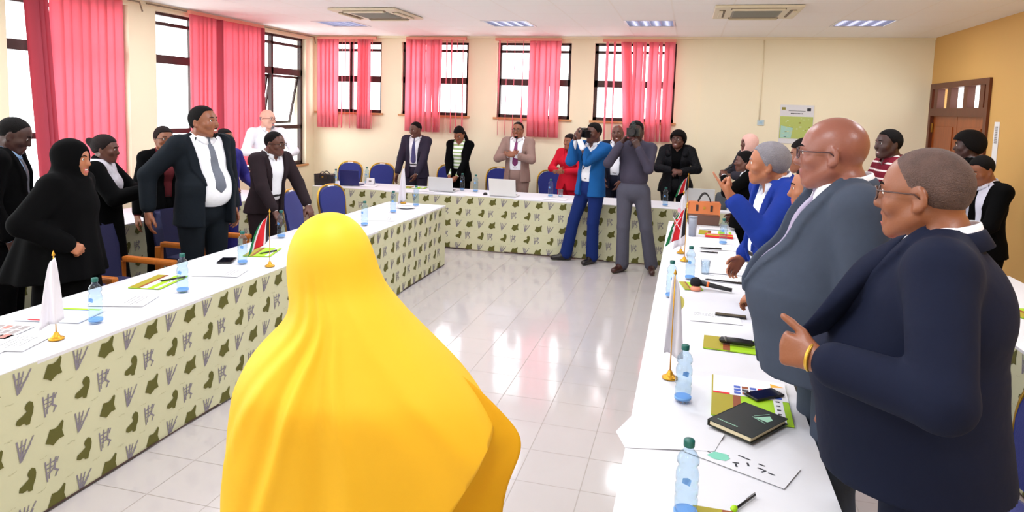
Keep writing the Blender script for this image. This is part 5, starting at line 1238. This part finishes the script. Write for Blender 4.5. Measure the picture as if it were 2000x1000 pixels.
person('photographer in blue jacket and navy trousers holding a camera to the face',-1.099,8.15,-118,h=1.724,skn='dark',hair='short',jm=blues2,trm=trb,tie=False,open_=.07,girth=.98,armR=(.07,.25,1.50),armL=(-.03,.30,1.51),poleR=(.25,.0,-1),poleL=(-.25,.0,-1),poseR='hold',poseL='hold',handR=(-.6,0,.6),handL=(.2,0,1),hy=.12,hp=-.06,side=-.05,res=.0085,feet=[(.30,.06,40),(-.02,-.04,0)],extra=mk_badge,shoes=shoe_k)
person('photographer in charcoal shirt and grey trousers aiming a camera straight ahead',-.584,7.93,-96,h=1.768,skn='deep',hair='short',outfit='shirtpants',sm=chr_,trm=chrt,tie=False,girth=1.0,armR=(.115,.22,1.46),armL=(-.07,.24,1.42),poleR=(.6,.0,-1),poleL=(-.4,.0,-1),poseR='hold',poseL='hold',handR=(-.8,0,.3),handL=(.5,0,.8),res=.0085,feet=[(.09,.02,22),(-.22,-.08,-14)],extra=lambda r,q:camera_(r,q,1),shoes=shoe_b)
def furc(root,q):
    F=Field(q['tp']((-.26,-.2,1.3)),q['tp']((.26,.25,1.56)),.01)
    for s_ in (1,-1):
        for a,b_ in (((s_*.15,-.02,1.45),(s_*.11,.10,1.36)),((s_*.15,-.02,1.45),(0,-.10,1.48))):
            f,l0,h0=rc(q['tp'](a),q['tp'](b_),.045,.04); F.u(f,l0,h0,.02)
    F.obj('hood_collar',mm('quilted_black',(.003,.003,.005),.7,spec=.15,bump=1,bscale=40),root)
person('laughing person in black hooded coat with glasses behind the far table',-.132,9.40,-93,h=1.624,skn='dark',hair='afro',female=True,outfit='coat',jm=mm('quilted_black',(.003,.003,.005),.7,spec=.15,bump=1,bscale=40),sm=blk,tie=False,collar=False,open_=.05,girth=1.25,glasses='thin',smile=1,hy=.3,hp=.12,armR=(.02,.30,1.16),armL=(-.08,.30,1.15),poleR=(1,-.2,-.5),poleL=(-1,-.2,-.5),poseR='clasp',poseL='clasp',extra=furc,res=R_FAR)
# --- left side
person('person in black jacket and blue collar looking down at the left picture edge',-4.50,3.70,36,h=1.705,skn='deep',hair='shortthin',jm=blk,sm=suitm('light_blue_shirt2',(150,184,226)),tm=mm('grey_tie',s2l(70,72,84),.6),lean=.06,hp=-.35,girth=1.1,res=.008,armR=(.24,.10,.88),armL=(-.24,.12,.88),open_=.06)
person('smiling person in long black veil and robe, hand with ring at the waist, left side',-3.68,3.40,22,h=1.592,skn='warm',hair=None,female=True,outfit='robe',jm=blk,lean=.05,girth=1.1,smile=1,hy=.1,armR=(.23,.11,1.05),armL=(-.12,.08,1.08),poleR=(.8,-.7,-.8),poseR='grip',poseL='relaxed',handR=(-.4,-.8,-.1),res=.008,hres=.007,
  extra=lambda r,q:(hood(r,q,blk,inf=.018,face=.063,cape=dict(z=.80,rx=.33,ry=.30,y=-.08,inf=.035,arms=True,ainf=.035,t=.55),name='veil'),
     MB().tube([q['hR']+np.array([math.cos(a*PI/6)*.011,.0,math.sin(a*PI/6)*.011]) for a in range(12)],.003,6,closed=True).build('ring',gold_m,r)))
def scarfp(root,q):
    F=Field(q['tp']((-.25,-.25,1.05)),q['tp']((.25,.3,1.56)),.009); q['torso'](F,.030,lower=False)
    F.inter(q['tf'](lambda P:np.maximum(1.20-P[...,2]+np.abs(P[...,0])*.3,P[...,2]-1.50))); 
    f,l0,h0=rc(q['tp']((0,-.012,1.42)),q['H']((0,-.02,-.04)),q['nr']-.002,q['nr']-.002); F.sub(f,l0,h0,.003)
    F.obj('printed_scarf',mm('grey_print_cloth',s2l(196,192,202),.8,var=.35,vscale=22,bump=.2,bscale=20),root)
person('person with hair bun, grey and white printed top over black, hands clasped high',-4.493,4.45,28,h=1.561,skn='dark',hair='bunback',female=True,outfit='robe',jm=blk,armR=(.03,.34,1.22),armL=(-.03,.36,1.24),poleR=(.8,.1,-1),poleL=(-.8,.1,-1),poseR='clasp',poseL='clasp',handR=(-1,0,0),handL=(1,0,0),hp=-.1,res=R_MID,extra=scarfp,hairm=hair_br)
person('person with glasses and black cardigan looking out from behind the tall man',-4.60,5.2,-25,h=1.61,skn='mid',hair='bunback',hairm=hair_br,female=True,outfit='coat',jm=blk,sm=suitm('dark_red_top',(90,30,36)),tie=False,collar=False,open_=.04,glasses='thin',res=R_MID)
person('tall smiling person in dark suit, white shirt and grey tie on the left side',-3.706,4.62,-18,h=1.817,skn='mid',hair='short',jm=dkteal,tm=mm('steel_tie',s2l(92,98,112),.55,var=.1,vscale=60),open_=.12,girth=1.12,belly=.06,hy=-.35,hp=.12,smile=1,beard='k',armR=(.36,-.10,.93),armL=(-.27,-.02,.90),poleR=(.8,-.8,0),poleL=(-.5,-.8,0),poseR='relaxed',res=.008,hres=.0065,hems=.82)
person('person in dark brown suit and open white shirt leaning on the left table',-3.762,5.66,-14,h=1.585,skn='dark',hair='shortthin',jm=brn,tie=False,open_=.075,lean=.20,hy=-.25,hp=.08,armR=(.20,.42,.80),armL=(-.22,.46,.80),poleR=(.9,-.6,0),poleL=(-.9,-.6,0),poseR='relaxed',poseL='relaxed',handR=(0,0,-1),handL=(0,0,-1),girth=1.08,glasses='thin',res=.008,hres=.007)
person('person in blue-purple jacket half hidden behind the tall man',-4.55,5.98,-10,h=1.575,skn='mid',hair='short',jm=suitm('indigo_jacket',(48,44,120)),sm=suitm('lilac_shirt',(196,186,232)),tie=False,open_=.09,armR=(.2,.25,1.1),armL=(-.2,.25,1.08),res=R_MID)
person('light-skinned person with glasses and grey moustache in white shirt, arm bent, by the left window',-5.289,7.8,-38,h=1.755,skn='pale',hair='greyfringe',outfit='shirtpants',sm=shirt_w,trm=mm('khaki',s2l(170,150,120),.8),tie=False,belly=.05,girth=1.08,glasses='thin',glm=mm('red_brown_frame',s2l(130,60,50),.4),beard='grey',hy=-.5,armR=(.10,.30,1.16),armL=(-.12,.30,1.12),poleR=(1,-.3,-.4),poleL=(-1,-.3,-.4),poseR='fist',poseL='grip',res=R_FAR)
# --- the veiled person in yellow, seen from behind (lofted veil over a full figure)
yel=mm('yellow_chiffon',s2l(255,202,34),.6,bump=.12,bscale=14,var=.03,vscale=3,translucent=.25); yel2=mm('thin_yellow_chiffon',s2l(236,186,10),.7,bump=.15,bscale=14,translucent=.4)
yr=person('person in long yellow veil seen from behind in the middle foreground',-.871,1.55,78,h=1.47,skn='mid',hair=None,female=True,outfit='robe',jm=mm('mustard_dress',s2l(206,150,20),.8,bump=.2,bscale=12),armR=(.10,.20,1.02),armL=(-.10,.20,1.02),poleR=(.1,-.1,-1),poleL=(-.1,-.1,-1),girth=.7,res=R_MID)
PROF=[(1.600,.0,0),(1.597,.026,0),(1.586,.050,0),(1.566,.074,0),(1.535,.094,.001),(1.50,.106,.003),(1.46,.113,.008),(1.42,.119,.018),(1.39,.126,.030),(1.36,.138,.042),(1.33,.156,.048),(1.30,.182,.050),(1.26,.222,.050),(1.22,.256,.054),(1.18,.284,.062),(1.14,.308,.071),(1.09,.330,.083),(1.03,.350,.094),(.97,.362,.099),(.90,.370,.103),(.83,.377,.106),(.76,.384,.108),(.69,.39,.11)]
def yveil():
    n=128; vs=[]; fs=[]
    ang=math.radians(78); fw=Vector((math.cos(ang),math.sin(ang),0)); rt=Vector((math.cos(ang-PI/2),math.sin(ang-PI/2),0)); rt2=Vector((.9675,.251,0)).normalized(); fw2=Vector((-rt2.y,rt2.x,0))
    c0=Vector((-.872,1.55,0))
    for i,(z,w,sh) in enumerate(PROF):
        t=max(0,min(1,(1.40-z)/.5)); dep=w*1.12 if z>1.42 else max(w*(1.12-.42*min(1,(1.42-z)/.3)),.135+.13*min(1,(1.42-z)/.25))
        c=c0+rt2*sh+fw2*(.02*t)
        for k in range(n):
            a=2*PI*k/n; x_=math.cos(a); y_=math.sin(a); e=1-.12*t
            sx_=math.copysign(abs(x_)**e,x_); sy_=math.copysign(abs(y_)**e,y_); fold=0
            if z<1.46:
                tt=min(1,(1.46-z)/.3)
                fold=tt*(.004*math.sin(a*5+z*5)+.003*math.sin(a*11-z*9+1))
                # long creases falling from the nape towards the left elbow and straight down
                for (a0,k_,amp,sg) in ((4.50,2.0,.020,.06),(4.66,.95,.024,.05),(4.80,.15,.014,.06),(5.1,-1.3,.007,.10),(4.3,3.2,.008,.09)):
                    dd=a-(a0-(1.44-z)*k_); fold+=tt*amp*(math.exp(-(dd/sg)**2)-.8*math.exp(-((dd+2.2*sg)/(1.5*sg))**2))
            x=sx_*(w+fold*.3); y=sy_*(dep+fold)
            vs.append(tuple(c+rt2*x+fw2*y+Vector((0,0,z+(.012*math.sin(a*5) if i==len(PROF)-1 else 0)))))
    m=MB(); keep=[]
    for i in range(len(PROF)-1):
        for k in range(n):
            a=2*PI*(k+.5)/n; z=(PROF[i][0]+PROF[i+1][0])/2
            if 1.37<z<1.545 and abs(a-PI/2)<.62: continue   # the face opening
            keep.append((i*n+k,(i+1)*n+k,(i+1)*n+(k+1)%n,i*n+(k+1)%n))
    m.add(vs,keep,0,True); o=m.build('veil',yel)
    import bmesh
    bm=bmesh.new(); bm.from_mesh(o.data); g=bm.verts[:]+bm.edges[:]+bm.faces[:]
    bmesh.ops.bisect_plane(bm,geom=g,plane_co=c0+rt2*.30+Vector((0,0,.87)),plane_no=(rt2*.8-Vector((0,0,.6))).normalized(),clear_outer=True); bm.to_mesh(o.data); bm.free()
    sb=o.modifiers.new('sub','SUBSURF'); sb.levels=1; sb.render_levels=2; so=o.modifiers.new('thick','SOLIDIFY'); so.thickness=.002; so.offset=-1
    o.parent=yr; o.matrix_parent_inverse=(Matrix.Translation(yr.location)@Matrix.Rotation(yr.rotation_euler.z,4,'Z')@Matrix.Scale(yr.scale.x,4)).inverted()
    # second thin layer swinging out over the right arm
    v2=[]; rows=[(1.20,.05,.30),(1.12,.03,.385),(1.06,.0,.44),(1.02,.0,.475),(.98,.0,.478),(.94,.0,.462),(.88,-.02,.44),(.80,-.02,.43),(.70,-.02,.43)]
    for i,(z,x0,x1) in enumerate(rows):
        for j in range(13):
            f=j/12; v2.append(tuple(c0+rt2*(x0+(x1-x0)*f+.03)+fw2*(-.20+.16*f+.05*f*f+.012*math.sin(f*12+i))+Vector((0,0,z-.02*math.sin(f*3)))))
    m=MB().add(v2,[(i*13+j,(i+1)*13+j,(i+1)*13+j+1,i*13+j+1) for i in range(len(rows)-1) for j in range(12)],0,True); o2=m.build('sleeve_drape',yel2)
    sb=o2.modifiers.new('sub','SUBSURF'); sb.levels=1; sb.render_levels=2; so=o2.modifiers.new('thick','SOLIDIFY'); so.thickness=.0016
    o2.parent=yr; o2.matrix_parent_inverse=o.matrix_parent_inverse.copy()
yveil()
